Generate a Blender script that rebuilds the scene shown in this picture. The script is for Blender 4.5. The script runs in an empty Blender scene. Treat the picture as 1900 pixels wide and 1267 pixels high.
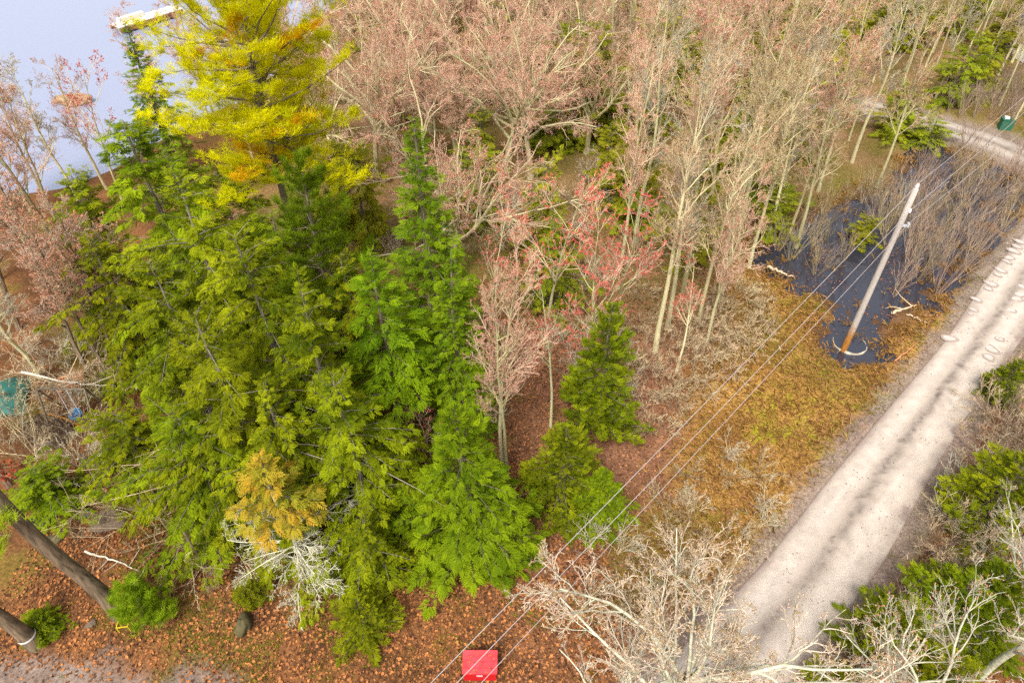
import bpy, math, random
import numpy as np
from mathutils import Vector

rng = np.random.default_rng(7)
random.seed(7)
S = bpy.context.scene
COL = S.collection

# ------------------------------------------------------------------ camera
CAM_H, PITCH, FPX = 26.0, math.radians(43.0), 1300.0
cam_d = bpy.data.cameras.new('camera')
cam_d.sensor_width = 36.0
cam_d.lens = FPX / 1900.0 * 36.0
cam_d.clip_start, cam_d.clip_end = 0.5, 3000.0
cam = bpy.data.objects.new('camera', cam_d)
cam.location = (0, 0, CAM_H)
cam.rotation_euler = (math.pi / 2 - PITCH, 0, 0)
COL.objects.link(cam)
S.camera = cam

# ------------------------------------------------------------------ sky, sun, exposure
SUN_EL, SUN_ROT = math.radians(55), math.radians(200)
w = bpy.data.worlds.new('World')
S.world = w
w.use_nodes = True
nt = w.node_tree
nt.nodes.clear()
out = nt.nodes.new('ShaderNodeOutputWorld')
bg = nt.nodes.new('ShaderNodeBackground')
sky = nt.nodes.new('ShaderNodeTexSky')
sky.sky_type = 'NISHITA'
sky.sun_disc = False
sky.sun_elevation, sky.sun_rotation = SUN_EL, SUN_ROT
sky.dust_density = 4.0
hsv = nt.nodes.new('ShaderNodeHueSaturation')      # a white overcast: most of the blue taken out of the sky
hsv.inputs['Saturation'].default_value = 0.22
nt.links.new(sky.outputs[0], hsv.inputs['Color'])
nt.links.new(hsv.outputs[0], bg.inputs[0])
bg.inputs[1].default_value = 0.125
nt.links.new(bg.outputs[0], out.inputs[0])
sun_d = bpy.data.lights.new('sun', 'SUN')
sun_d.energy = 1.5
sun_d.angle = math.radians(14)
sun_d.color = (1.0, 0.93, 0.82)
sun = bpy.data.objects.new('sun', sun_d)
# Nishita: sun_rotation is measured clockwise from +Y
sdir = Vector((math.sin(SUN_ROT) * math.cos(SUN_EL), math.cos(SUN_ROT) * math.cos(SUN_EL), math.sin(SUN_EL)))
sun.rotation_euler = sdir.to_track_quat('Z', 'Y').to_euler()
COL.objects.link(sun)
vs = S.view_settings
vs.view_transform = 'Standard'
vs.look = 'None'
vs.exposure = 1.12
vs.gamma = 1.0
vs.use_curve_mapping = False
S.cycles.use_denoising = False
S.cycles.denoising_prefilter = 'ACCURATE'
S.cycles.max_bounces = 5
S.cycles.diffuse_bounces = 3
S.cycles.transparent_max_bounces = 4

# ------------------------------------------------------------------ helpers
_c, _s = math.cos(PITCH), math.sin(PITCH)
def at(px, py, z=0.0):
    """the place at height z that the photograph shows at a pixel of its 1900 x 1267 frame"""
    u, v = (px - 950) / FPX, (633.5 - py) / FPX
    t = (z - CAM_H) / (v * _c - _s)
    return u * t, (v * _s + _c) * t

def poly(pts):
    return np.array([at(*p) for p in pts])

def inside(P, x, y):
    r = np.zeros(x.shape, bool)
    n = len(P)
    for i in range(n):
        x0, y0 = P[i]; x1, y1 = P[(i + 1) % n]
        cnd = (y0 > y) != (y1 > y)
        xi = (x1 - x0) * (y - y0) / (y1 - y0 + 1e-12) + x0
        r ^= cnd & (x < xi)
    return r

def dist_line(P, x, y, closed=False):
    d = np.full(x.shape, 1e9)
    n = len(P)
    for i in range(n if closed else n - 1):
        a, b = P[i], P[(i + 1) % n]
        ab = b - a
        t = np.clip(((x - a[0]) * ab[0] + (y - a[1]) * ab[1]) / (ab @ ab + 1e-12), 0, 1)
        d = np.minimum(d, np.hypot(x - a[0] - t * ab[0], y - a[1] - t * ab[1]))
    return d

def sdist(P, x, y):
    d = dist_line(P, x, y, True)
    return np.where(inside(P, x, y), -d, d)

def sstep(a, b, x):
    t = np.clip((x - a) / (b - a), 0, 1)
    return t * t * (3 - 2 * t)

_g = np.random.default_rng(3).random((64, 64))
def noise(x, y, sc):
    x = np.asarray(x, float) / sc + 100.3; y = np.asarray(y, float) / sc + 57.7
    i, j = np.floor(x).astype(int), np.floor(y).astype(int)
    fx, fy = x - i, y - j
    fx = fx * fx * (3 - 2 * fx); fy = fy * fy * (3 - 2 * fy)
    G = lambda a, b: _g[a % 64, b % 64]
    return (G(i, j) * (1 - fx) + G(i + 1, j) * fx) * (1 - fy) + (G(i, j + 1) * (1 - fx) + G(i + 1, j + 1) * fx) * fy

def nrm(v):
    return v / (np.linalg.norm(v, axis=-1, keepdims=True) + 1e-12)

def perp(d, r):
    """two unit vectors square to d, turned at random"""
    ref = np.where(np.abs(d[..., 2:3]) < 0.9, np.array([0, 0, 1.0]), np.array([1.0, 0, 0]))
    u = nrm(np.cross(d, ref)); v = np.cross(d, u)
    if r is None:
        return u, v
    a = r.random(d.shape[:-1] + (1,)) * 2 * math.pi
    return u * np.cos(a) + v * np.sin(a), v * np.cos(a) - u * np.sin(a)

class MB:
    """collects pieces of geometry and links them as ONE mesh object"""
    def __init__(self):
        self.v, self.f, self.t, self.n = [], [], [], 0
        self.c = []
    def add(self, verts, faces, tint=0.5, col=None):
        verts = np.asarray(verts, float).reshape(-1, 3)
        faces = np.asarray(faces, int)
        self.v.append(verts)
        self.f.append(faces + self.n)
        self.t.append(np.broadcast_to(np.asarray(tint, float), (len(verts),)))
        if col is not None:
            self.c.append(np.asarray(col, float).reshape(-1, 3))
        self.n += len(verts)
        return self
    def box(self, c, s, rz=0.0, tint=0.5, tilt=(0, 0)):
        x, y, z = np.array(s) / 2
        V = np.array([[a, b, d] for a in (-x, x) for b in (-y, y) for d in (-z, z)])
        V[:, 2] += V[:, 0] * tilt[0] + V[:, 1] * tilt[1]
        ca, sa = math.cos(rz), math.sin(rz)
        V = np.c_[V[:, 0] * ca - V[:, 1] * sa, V[:, 0] * sa + V[:, 1] * ca, V[:, 2]] + np.array(c)
        return self.add(V, [[0, 1, 3, 2], [4, 6, 7, 5], [0, 4, 5, 1], [2, 3, 7, 6], [0, 2, 6, 4], [1, 5, 7, 3]], tint)
    def segs(self, p0, p1, r0, r1, n=3, tint=0.5):
        p0, p1 = np.asarray(p0, float).reshape(-1, 3), np.asarray(p1, float).reshape(-1, 3)
        if len(p0) == 0:
            return self
        d = nrm(p1 - p0)
        if n == 1:                                   # a flat splinter, for twigs thinner than a pencil
            u, v = perp(d, rng)
            V = np.stack([p0 - u * np.reshape(r0, (-1, 1)), p0 + u * np.reshape(r0, (-1, 1)), p1 + u * np.reshape(r1, (-1, 1)), p1 - u * np.reshape(r1, (-1, 1))], 1)
            return self.add(V, np.arange(len(p0) * 4).reshape(-1, 4), np.repeat(np.broadcast_to(np.asarray(tint, float), (len(p0),)), 4))
        u, v = perp(d, None)
        r0 = np.broadcast_to(np.asarray(r0, float), (len(p0),)); r1 = np.broadcast_to(np.asarray(r1, float), (len(p0),))
        a = np.arange(n) / n * 2 * math.pi
        ring = u[:, None] * np.cos(a)[None, :, None] + v[:, None] * np.sin(a)[None, :, None]
        V = np.stack([p0[:, None] + ring * r0[:, None, None], p1[:, None] + ring * r1[:, None, None]], 1)
        k = np.arange(n); k2 = (k + 1) % n
        F = np.stack([k, k2, k2 + n, k + n], 1)[None] + (np.arange(len(p0)) * 2 * n)[:, None, None]
        tt = np.repeat(np.broadcast_to(np.asarray(tint, float), (len(p0),)), 2 * n)
        return self.add(V, F.reshape(-1, 4), tt)
    def path(self, P, R, n=8, tint=0.5, cap=False):
        """one continuous tube through points P with radii R"""
        P = np.asarray(P, float); R = np.broadcast_to(np.asarray(R, float), (len(P),))
        T = nrm(np.gradient(P, axis=0))
        u0 = perp(T[:1], None)[0][0]
        U = []
        for t in T:
            u0 = u0 - t * (u0 @ t); u0 = u0 / np.linalg.norm(u0); U.append(u0)
        U = np.array(U); W = np.cross(T, U)
        a = np.arange(n) / n * 2 * math.pi
        V = P[:, None] + R[:, None, None] * (U[:, None] * np.cos(a)[None, :, None] + W[:, None] * np.sin(a)[None, :, None])
        k = np.arange(n); k2 = (k + 1) % n
        F = np.concatenate([np.stack([k + i * n, k2 + i * n, k2 + (i + 1) * n, k + (i + 1) * n], 1) for i in range(len(P) - 1)])
        self.add(V.reshape(-1, 3), F, tint)
        if cap:
            o = self.n - len(P) * n + (len(P) - 1) * n
            self.v.append(P[-1:]); self.t.append(np.array([tint], float)); self.f.append(np.stack([k + o, k2 + o, np.full(n, self.n)], 1)); self.n += 1
        return self
    def place(self, T, F, o, a, b, n, sc, tint):
        """copies of the little template T (V,3) / F set out with frames a, b, n"""
        sc = np.broadcast_to(np.asarray(sc, float), (len(o),))
        V = o[:, None] + sc[:, None, None] * (T[None, :, 0:1] * a[:, None] + T[None, :, 1:2] * b[:, None] + T[None, :, 2:3] * n[:, None])
        FF = F[None] + (np.arange(len(o)) * len(T))[:, None, None]
        return self.add(V, FF.reshape(-1, F.shape[1]), np.repeat(tint, len(T)))
    def mesh(self, name, mat, smooth=False):
        me = bpy.data.meshes.new(name)
        V = np.concatenate(self.v) if self.v else np.zeros((0, 3))
        me.vertices.add(len(V)); me.vertices.foreach_set('co', V.astype(np.float32).ravel())
        L = np.concatenate([f.ravel() for f in self.f]); cnt = np.concatenate([np.full(len(f), f.shape[1]) for f in self.f])
        me.loops.add(len(L)); me.loops.foreach_set('vertex_index', L.astype(np.int32))
        st = np.concatenate([[0], np.cumsum(cnt)[:-1]])
        me.polygons.add(len(cnt)); me.polygons.foreach_set('loop_start', st.astype(np.int32))
        if smooth:
            me.polygons.foreach_set('use_smooth', np.ones(len(cnt), bool))
        else:
            me.polygons.foreach_set('use_smooth', np.zeros(len(cnt), bool))
        me.update(calc_edges=True)
        at_ = me.attributes.new('tint', 'FLOAT', 'POINT'); at_.data.foreach_set('value', np.concatenate(self.t).astype(np.float32))
        if self.c:
            ca = me.attributes.new('zone', 'FLOAT_COLOR', 'POINT')
            C4 = np.c_[np.concatenate(self.c), np.ones(len(V))]
            ca.data.foreach_set('color', C4.astype(np.float32).ravel())
        me.materials.append(mat)
        return me
    def build(self, name, mat, parent=None, smooth=False):
        o = bpy.data.objects.new(name, self.mesh(name, mat, smooth)); COL.objects.link(o)
        if parent: o.parent = parent
        return o

def tag(o, label=None, cat=None, group=None, kind=None):
    for k, v in (('label', label), ('category', cat), ('group', group), ('kind', kind)):
        if v: o[k] = v
    return o
def empty(name, loc=(0, 0, 0), rz=0.0):
    o = bpy.data.objects.new(name, None); o.empty_display_size = 0.3
    o.location = loc; o.rotation_euler = (0, 0, rz); COL.objects.link(o); return o
def link(name, me, parent):
    o = bpy.data.objects.new(name, me); COL.objects.link(o); o.parent = parent; return o

# ------------------------------------------------------------------ materials
def mat(name, c0, c1=None, rough=0.85, nscale=6.0, transl=0.0, attr=True, rnd=0.0, bump=0.0, spec=0.25, stretch=None, hue=0.0, noise_amt=0.5):
    """c0..c1 mixed by the mesh's tint, a noise in object space and, with rnd, a value of the object's own"""
    m = bpy.data.materials.new(name); m.use_nodes = True
    t = m.node_tree; t.nodes.clear(); N, K = t.nodes.new, t.links.new
    o = N('ShaderNodeOutputMaterial'); p = N('ShaderNodeBsdfPrincipled')
    p.inputs['Roughness'].default_value = rough
    p.inputs['Specular IOR Level'].default_value = spec
    c1 = c1 or c0
    mix = N('ShaderNodeMix'); mix.data_type = 'RGBA'
    mix.inputs[6].default_value = (*c0, 1); mix.inputs[7].default_value = (*c1, 1)
    tc = N('ShaderNodeTexCoord'); nz = N('ShaderNodeTexNoise'); nz.inputs['Scale'].default_value = nscale; nz.inputs['Detail'].default_value = 4
    src = tc.outputs['Object']
    if stretch:
        mp = N('ShaderNodeMapping'); mp.inputs['Scale'].default_value = stretch; K(src, mp.inputs[0]); src = mp.outputs[0]
    K(src, nz.inputs['Vector'])
    f = N('ShaderNodeMath'); f.operation = 'MULTIPLY_ADD'; K(nz.outputs['Fac'], f.inputs[0]); f.inputs[1].default_value = noise_amt * 2
    if attr:
        a = N('ShaderNodeAttribute'); a.attribute_name = 'tint'
        ad = N('ShaderNodeMath'); ad.operation = 'ADD'; K(a.outputs['Fac'], ad.inputs[0]); ad.inputs[1].default_value = -noise_amt
        K(ad.outputs[0], f.inputs[2])
    else:
        f.inputs[2].default_value = 0.5 - noise_amt
    f.use_clamp = True
    K(f.outputs[0], mix.inputs[0])
    col = mix.outputs[2]
    if rnd or hue:
        oi = N('ShaderNodeObjectInfo'); h = N('ShaderNodeHueSaturation')
        r1 = N('ShaderNodeMapRange'); r1.inputs[3].default_value = 1 - rnd; r1.inputs[4].default_value = 1 + rnd
        K(oi.outputs['Random'], r1.inputs[0]); K(r1.outputs[0], h.inputs['Value'])
        fr = N('ShaderNodeMath'); fr.operation = 'MULTIPLY'; K(oi.outputs['Random'], fr.inputs[0]); fr.inputs[1].default_value = 7.31
        f2 = N('ShaderNodeMath'); f2.operation = 'FRACT'; K(fr.outputs[0], f2.inputs[0])
        r2 = N('ShaderNodeMapRange'); r2.inputs[3].default_value = 0.5 - hue; r2.inputs[4].default_value = 0.5 + hue
        K(f2.outputs[0], r2.inputs[0]); K(r2.outputs[0], h.inputs['Hue'])
        K(col, h.inputs['Color']); col = h.outputs[0]
    K(col, p.inputs['Base Color'])
    sh = p.outputs[0]
    if transl:
        tr = N('ShaderNodeBsdfTranslucent'); K(col, tr.inputs['Color'])
        ms = N('ShaderNodeMixShader'); ms.inputs[0].default_value = transl
        K(sh, ms.inputs[1]); K(tr.outputs[0], ms.inputs[2]); sh = ms.outputs[0]
    if bump:
        b = N('ShaderNodeBump'); b.inputs['Strength'].default_value = bump; b.inputs['Distance'].default_value = 0.03
        K(nz.outputs['Fac'], b.inputs['Height']); K(b.outputs[0], p.inputs['Normal'])
    K(sh, o.inputs[0])
    return m

M = {}
M['hemlock'] = mat('hemlock_needles', (0.050, 0.085, 0.003), (0.310, 0.350, 0.007), transl=0.22, rnd=0.15, hue=0.018, nscale=0.5, noise_amt=0.27, spec=.05)
M['fir'] = mat('fir_needles', (0.050, 0.110, 0.004), (0.235, 0.330, 0.007), transl=0.2, rnd=0.10, hue=0.008, nscale=0.5, noise_amt=0.25, spec=.05)
M['spruce'] = mat('spruce_needles', (0.065, 0.125, 0.004), (0.270, 0.360, 0.007), transl=0.22, rnd=0.10, hue=0.012, nscale=0.6, noise_amt=0.25, spec=.05)
M['cedar'] = mat('cedar_fans', (0.075, 0.115, 0.004), (0.310, 0.330, 0.008), transl=0.22, rnd=0.15, hue=0.02, nscale=0.8, noise_amt=0.22, spec=.05)
M['pine'] = mat('pine_needles', (0.065, 0.130, 0.005), (0.220, 0.310, 0.009), transl=0.25, rnd=0.10, hue=0.01, nscale=0.5, noise_amt=0.22, spec=.05)
M['pine_yellow'] = mat('yellowing_pine_needles', (0.48, 0.50, 0.005), (0.80, 0.73, 0.005), transl=0.42, nscale=0.35, noise_amt=0.22, spec=.03)
M['pine_orange'] = mat('orange_pine_needles', (0.55, 0.30, 0.004), (0.74, 0.40, 0.006), transl=0.35, noise_amt=0.2, spec=.03)
M['pine_bright'] = mat('bright_pine_needles', (0.20, 0.29, 0.008), (0.42, 0.50, 0.015), transl=0.3, noise_amt=0.2, spec=.05)
M['bush'] = mat('bright_bush_needles', (0.13, 0.23, 0.008), (0.34, 0.46, 0.014), transl=0.3, noise_amt=0.2, spec=.05)
M['bark'] = mat('grey_brown_bark', (0.10, 0.075, 0.05), (0.26, 0.21, 0.15), nscale=9, bump=0.8, rnd=0.2, stretch=(1, 1, 0.25))
M['bark_dark'] = mat('dark_furrowed_bark', (0.035, 0.024, 0.015), (0.30, 0.215, 0.135), nscale=9, bump=1.0, stretch=(1, 1, 0.16), noise_amt=.9)
M['bark_pale'] = mat('pale_tan_bark', (0.29, 0.25, 0.12), (0.60, 0.54, 0.31), nscale=5, bump=0.5, rnd=0.2, hue=0.01, stretch=(1, 1, 0.35))
M['bark_mid'] = mat('grey_dead_wood_bark', (0.12, 0.10, 0.07), (0.36, 0.31, 0.24), nscale=6, bump=0.6, rnd=0.1, noise_amt=.25)
M['twig'] = mat('tan_pink_twigs', (0.40, 0.29, 0.17), (0.65, 0.52, 0.32), nscale=2, rnd=0.2, hue=0.015, noise_amt=0.3)
M['twig_pink'] = mat('pink_budded_twigs', (0.50, 0.30, 0.21), (0.69, 0.50, 0.35), nscale=2, rnd=0.18, hue=0.012, noise_amt=0.3)
M['twig_dark'] = mat('brown_twigs', (0.17, 0.12, 0.07), (0.34, 0.26, 0.16), nscale=2, rnd=0.2, noise_amt=0.3)
M['lichen_bark'] = mat('lichened_bark', (0.26, 0.22, 0.15), (0.70, 0.70, 0.52), nscale=8, bump=0.6, noise_amt=0.9)
M['lichen_twig'] = mat('lichened_twigs', (0.44, 0.31, 0.23), (0.72, 0.61, 0.46), nscale=4, noise_amt=0.5)
M['grey_twig'] = mat('grey_lichened_twigs', (0.32, 0.27, 0.20), (0.56, 0.54, 0.42), nscale=4, noise_amt=0.5)
M['bud_pink'] = mat('salmon_buds', (0.50, 0.19, 0.11), (0.64, 0.31, 0.20), rnd=0.1, transl=0.2)
M['bud_red'] = mat('red_maple_flowers', (0.58, 0.085, 0.06), (0.72, 0.19, 0.14), rnd=0.1, transl=0.2)
M['bud_tan'] = mat('tan_buds', (0.40, 0.27, 0.12), (0.52, 0.36, 0.16), rnd=0.1, transl=0.2)
M['shrub'] = mat('olive_tan_stems', (0.22, 0.15, 0.08), (0.42, 0.34, 0.20), rnd=0.25, hue=0.015, noise_amt=0.3)
M['shrub_purple'] = mat('purple_brown_stems', (0.20, 0.13, 0.09), (0.40, 0.30, 0.22), rnd=0.25, hue=0.015, noise_amt=0.3)
M['wire'] = mat('pale_cable', (0.42, 0.38, 0.36), attr=False)
M['leaf'] = mat('fallen_leaves', (0.055, 0.022, 0.011), (0.50, 0.195, 0.060), noise_amt=0.25, nscale=0.9)
M['leaf_purple'] = mat('fallen_maple_leaves', (0.075, 0.032, 0.017), (0.42, 0.185, 0.090), noise_amt=0.2, nscale=0.8)
M['dry_grass'] = mat('dry_grass_blades', (0.20, 0.095, 0.020), (0.56, 0.33, 0.085), noise_amt=0.25, nscale=0.7, transl=0.2)
M['green_grass'] = mat('moss_green_grass', (0.16, 0.17, 0.01), (0.36, 0.34, 0.02), noise_amt=0.2, nscale=0.5, transl=0.2)
M['pebble'] = mat('grey_gravel', (0.10, 0.075, 0.065), (0.42, 0.34, 0.29), noise_amt=0.1)
M['rock'] = mat('granite', (0.07, 0.05, 0.035), (0.24, 0.17, 0.115), nscale=5, bump=1.0, attr=False)
M['rock_dark'] = mat('dark_mossy_rock', (0.03, 0.03, 0.02), (0.16, 0.13, 0.05), nscale=5, bump=1.0, attr=False)
M['moss'] = mat('moss', (0.13, 0.15, 0.01), (0.26, 0.27, 0.02), nscale=9, bump=1.0, attr=False)
M['black'] = mat('wet_black', (0.006, 0.006, 0.008), (0.03, 0.03, 0.03), rough=0.4, attr=False)
M['pole'] = mat('weathered_pole_wood', (0.26, 0.23, 0.20), (0.58, 0.52, 0.47), nscale=7, stretch=(6, 6, 0.3), bump=0.5, attr=False)
M['pole_base'] = mat('rusty_orange_pole_wood', (0.16, 0.07, 0.02), (0.56, 0.24, 0.04), nscale=5, stretch=(5, 5, 0.6), bump=0.5, attr=False, noise_amt=.8)
M['steel'] = mat('dull_steel', (0.35, 0.36, 0.38), (0.5, 0.5, 0.52), rough=0.5, attr=False)
M['white'] = mat('white_paint', (0.78, 0.76, 0.74), (0.86, 0.84, 0.82), attr=False)
M['ceramic'] = mat('white_insulator', (0.80, 0.80, 0.78), rough=0.3, attr=False)
M['ring'] = mat('pale_corroded_metal', (0.16, 0.11, 0.07), (0.66, 0.60, 0.48), nscale=3, attr=False, noise_amt=0.9)
M['red_lid'] = mat('faded_red_paint', (0.50, 0.025, 0.035), (0.74, 0.075, 0.09), nscale=3, attr=False, rough=0.55, noise_amt=.7)
M['red_body'] = mat('red_paint', (0.42, 0.008, 0.012), (0.58, 0.015, 0.02), nscale=4, attr=False, rough=0.55)
M['blue'] = mat('blue_plastic', (0.0, 0.20, 0.50), (0.0, 0.30, 0.62), rough=0.4, attr=False)
M['rope'] = mat('pale_rope', (0.55, 0.5, 0.52), (0.7, 0.62, 0.66), attr=False)
M['teal'] = mat('teal_tarp', (0.015, 0.09, 0.075), (0.06, 0.22, 0.18), rough=0.5, nscale=3, attr=False)
M['orange_wood'] = mat('orange_stained_wood', (0.50, 0.20, 0.09), (0.62, 0.29, 0.14), attr=False, nscale=3)
M['brown_tarp'] = mat('dark_brown_tarp', (0.05, 0.032, 0.02), (0.10, 0.06, 0.035), attr=False, nscale=3)
M['orange'] = mat('orange_edge', (0.50, 0.16, 0.02), (0.58, 0.28, 0.03), attr=False, nscale=3)
M['yellow'] = mat('yellow_paint', (0.62, 0.48, 0.02), attr=False)
M['dock'] = mat('bleached_planks', (0.66, 0.58, 0.52), (0.82, 0.76, 0.70), attr=True, nscale=3)
M['crib'] = mat('red_brown_timber', (0.20, 0.08, 0.05), (0.34, 0.15, 0.10), attr=True, nscale=3)
M['green_box'] = mat('green_enamel', (0.02, 0.10, 0.06), (0.04, 0.15, 0.09), attr=False)
M['deadwood'] = mat('bleached_deadwood', (0.40, 0.28, 0.16), (0.66, 0.54, 0.38), nscale=6, attr=False, bump=0.4)
M['orange_leaf'] = mat('orange_dead_leaves', (0.55, 0.20, 0.03), (0.68, 0.30, 0.06), attr=False, transl=0.2)
M['roof'] = mat('grey_shingles', (0.22, 0.20, 0.20), (0.34, 0.32, 0.32), attr=False)
M['glass'] = mat('window_glass', (0.03, 0.04, 0.05), rough=0.1, attr=False, spec=0.5)
M['puddle'] = mat('sky_toned_puddle_water', (0.47, 0.41, 0.365), (0.53, 0.47, 0.42), rough=0.06, attr=False, spec=0.9)  # pale base colour paints in some of the bright sky's reflection
M['mud'] = mat('wet_road_mud', (0.27, 0.21, 0.17), (0.40, 0.33, 0.28), rough=0.6, attr=False, nscale=8)

t = M['pole_base'].node_tree; N, K = t.nodes.new, t.links.new
_p = [n_ for n_ in t.nodes if n_.type == 'BSDF_PRINCIPLED'][0]; _src = _p.inputs['Base Color'].links[0].from_socket
_tc = N('ShaderNodeTexCoord'); _sx = N('ShaderNodeSeparateXYZ'); K(_tc.outputs['Object'], _sx.inputs[0]); _nz = N('ShaderNodeTexNoise'); _nz.inputs['Scale'].default_value = 7; K(_tc.outputs['Object'], _nz.inputs['Vector'])
_m = N('ShaderNodeMath'); _m.operation = 'MULTIPLY_ADD'; K(_nz.outputs['Fac'], _m.inputs[0]); _m.inputs[1].default_value = 1.6; K(_sx.outputs['Z'], _m.inputs[2])
_r = N('ShaderNodeMapRange'); _r.inputs[1].default_value = 2.0; _r.inputs[2].default_value = 3.0; K(_m.outputs[0], _r.inputs[0])
_x = N('ShaderNodeMix'); _x.data_type = 'RGBA'; _x.inputs[7].default_value = (.42, .38, .33, 1); K(_src, _x.inputs[6]); K(_r.outputs[0], _x.inputs[0]); K(_x.outputs[2], _p.inputs['Base Color'])

def water(name, col, rough, bump_scale, bump, ior=1.33, spec=0.5):
    m = bpy.data.materials.new(name); m.use_nodes = True
    t = m.node_tree; p = t.nodes['Principled BSDF']; N, K = t.nodes.new, t.links.new
    p.inputs['Base Color'].default_value = (*col, 1); p.inputs['Roughness'].default_value = rough
    p.inputs['IOR'].default_value = ior; p.inputs['Specular IOR Level'].default_value = spec
    tc = N('ShaderNodeTexCoord'); nz = N('ShaderNodeTexNoise'); nz.inputs['Scale'].default_value = bump_scale; nz.inputs['Detail'].default_value = 3
    K(tc.outputs['Object'], nz.inputs['Vector']); b = N('ShaderNodeBump'); b.inputs['Strength'].default_value = bump; b.inputs['Distance'].default_value = 0.02
    K(nz.outputs['Fac'], b.inputs['Height']); K(b.outputs[0], p.inputs['Normal'])
    return m
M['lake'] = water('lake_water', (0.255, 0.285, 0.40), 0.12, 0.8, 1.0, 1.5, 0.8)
M['pond'] = water('pond_water', (0.021, 0.023, 0.038), 0.03, 2.0, 0.10, 1.9, 0.5)

# ------------------------------------------------------------------ the lie of the land
POND = poly([(1405, 455), (1440, 495), (1490, 520), (1520, 548), (1545, 580), (1528, 612), (1540, 655), (1600, 662), (1632, 615), (1690, 582),
             (1735, 560), (1790, 505), (1845, 450), (1880, 400), (1925, 340), (1885, 305), (1800, 288), (1730, 262), (1690, 288),
             (1650, 330), (1580, 365), (1500, 400)])
SHORE = poly([(-900, 372), (-300, 372), (0, 356), (115, 345), (235, 290), (345, 235), (470, 165), (570, 80), (640, -10), (700, -120)])
ROAD_L = poly([(1010, 1440), (1110, 1350), (1195, 1268), (1290, 1170), (1420, 1035), (1530, 893), (1640, 762), (1745, 640), (1830, 512), (1905, 420), (1985, 335)])
ROAD_R = poly([(1300, 1440), (1400, 1350), (1470, 1268), (1550, 1170), (1640, 1050), (1722, 900), (1795, 775), (1865, 680), (1925, 590), (2010, 490), (2110, 400)])
ROAD2 = poly([(2060, 350), (1985, 325), (1905, 291), (1835, 263), (1760, 240), (1690, 216), (1600, 196), (1480, 185)])
ROAD = (ROAD_L + ROAD_R) / 2

def lake_side(x, y):
    """positive metres out into the lake, negative on land"""
    big = np.concatenate([SHORE, np.array([[-30.0, 400.0], [-900.0, 400.0], [-900.0, SHORE[0, 1]]])])
    return -sdist(big, x, y)
def road_d(x, y):
    """signed distance to the road's edge: negative on the road"""
    return np.minimum(sdist(np.concatenate([ROAD_L, ROAD_R[::-1]]), x, y), dist_line(ROAD2, x, y) - 2.0)
def gh(x, y):
    x = np.asarray(x, float); y = np.asarray(y, float)
    z = 0.35 * (noise(x, y, 9) - 0.5) + 0.10 * (noise(x, y, 2.2) - 0.5) + 0.05 * (noise(x, y, 0.7) - 0.5)
    rd = road_d(x, y)
    z = z * sstep(0.0, 2.5, rd)
    pd = sdist(POND, x, y) + 2.6 * (noise(x, y, 2.3) - 0.5) + 1.6 * (noise(x, y + 3, 0.9) - 0.5) + 0.8 * (noise(x + 9, y, 0.4) - 0.5)
    pd = pd + 1.3 * sstep(.68, .9, noise(x + 40, y, 1.4)) * sstep(20, 23, x)
    z = z * sstep(-0.5, 2.5, pd) - 0.55 * (1 - sstep(-0.9, 1.0, pd)) * sstep(0.2, 1.2, rd)
    ls = lake_side(x, y) + 1.5 * (noise(x, y, 2.5) - 0.5)
    z = z * (1 - sstep(-3, 0, ls)) - 0.35 * sstep(-4, 0, ls) - 1.2 * sstep(-0.5, 3, ls)
    z = z - 0.06 * (1 - sstep(-0.3, 0.15, rd))
    return z
def g1(x, y):
    return float(gh(np.array([x]), np.array([y]))[0])

MEADOW = poly([(1370, 490), (1450, 505), (1540, 560), (1530, 660), (1650, 660), (1770, 570), (1780, 590), (1640, 765), (1530, 895), (1400, 1050), (1240, 1080), (1180, 960), (1290, 800), (1330, 640)])
DRIVE = poly([(-200, 1215), (60, 1222), (200, 1235), (330, 1250), (420, 1275), (420, 1500), (-300, 1500)])

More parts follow.
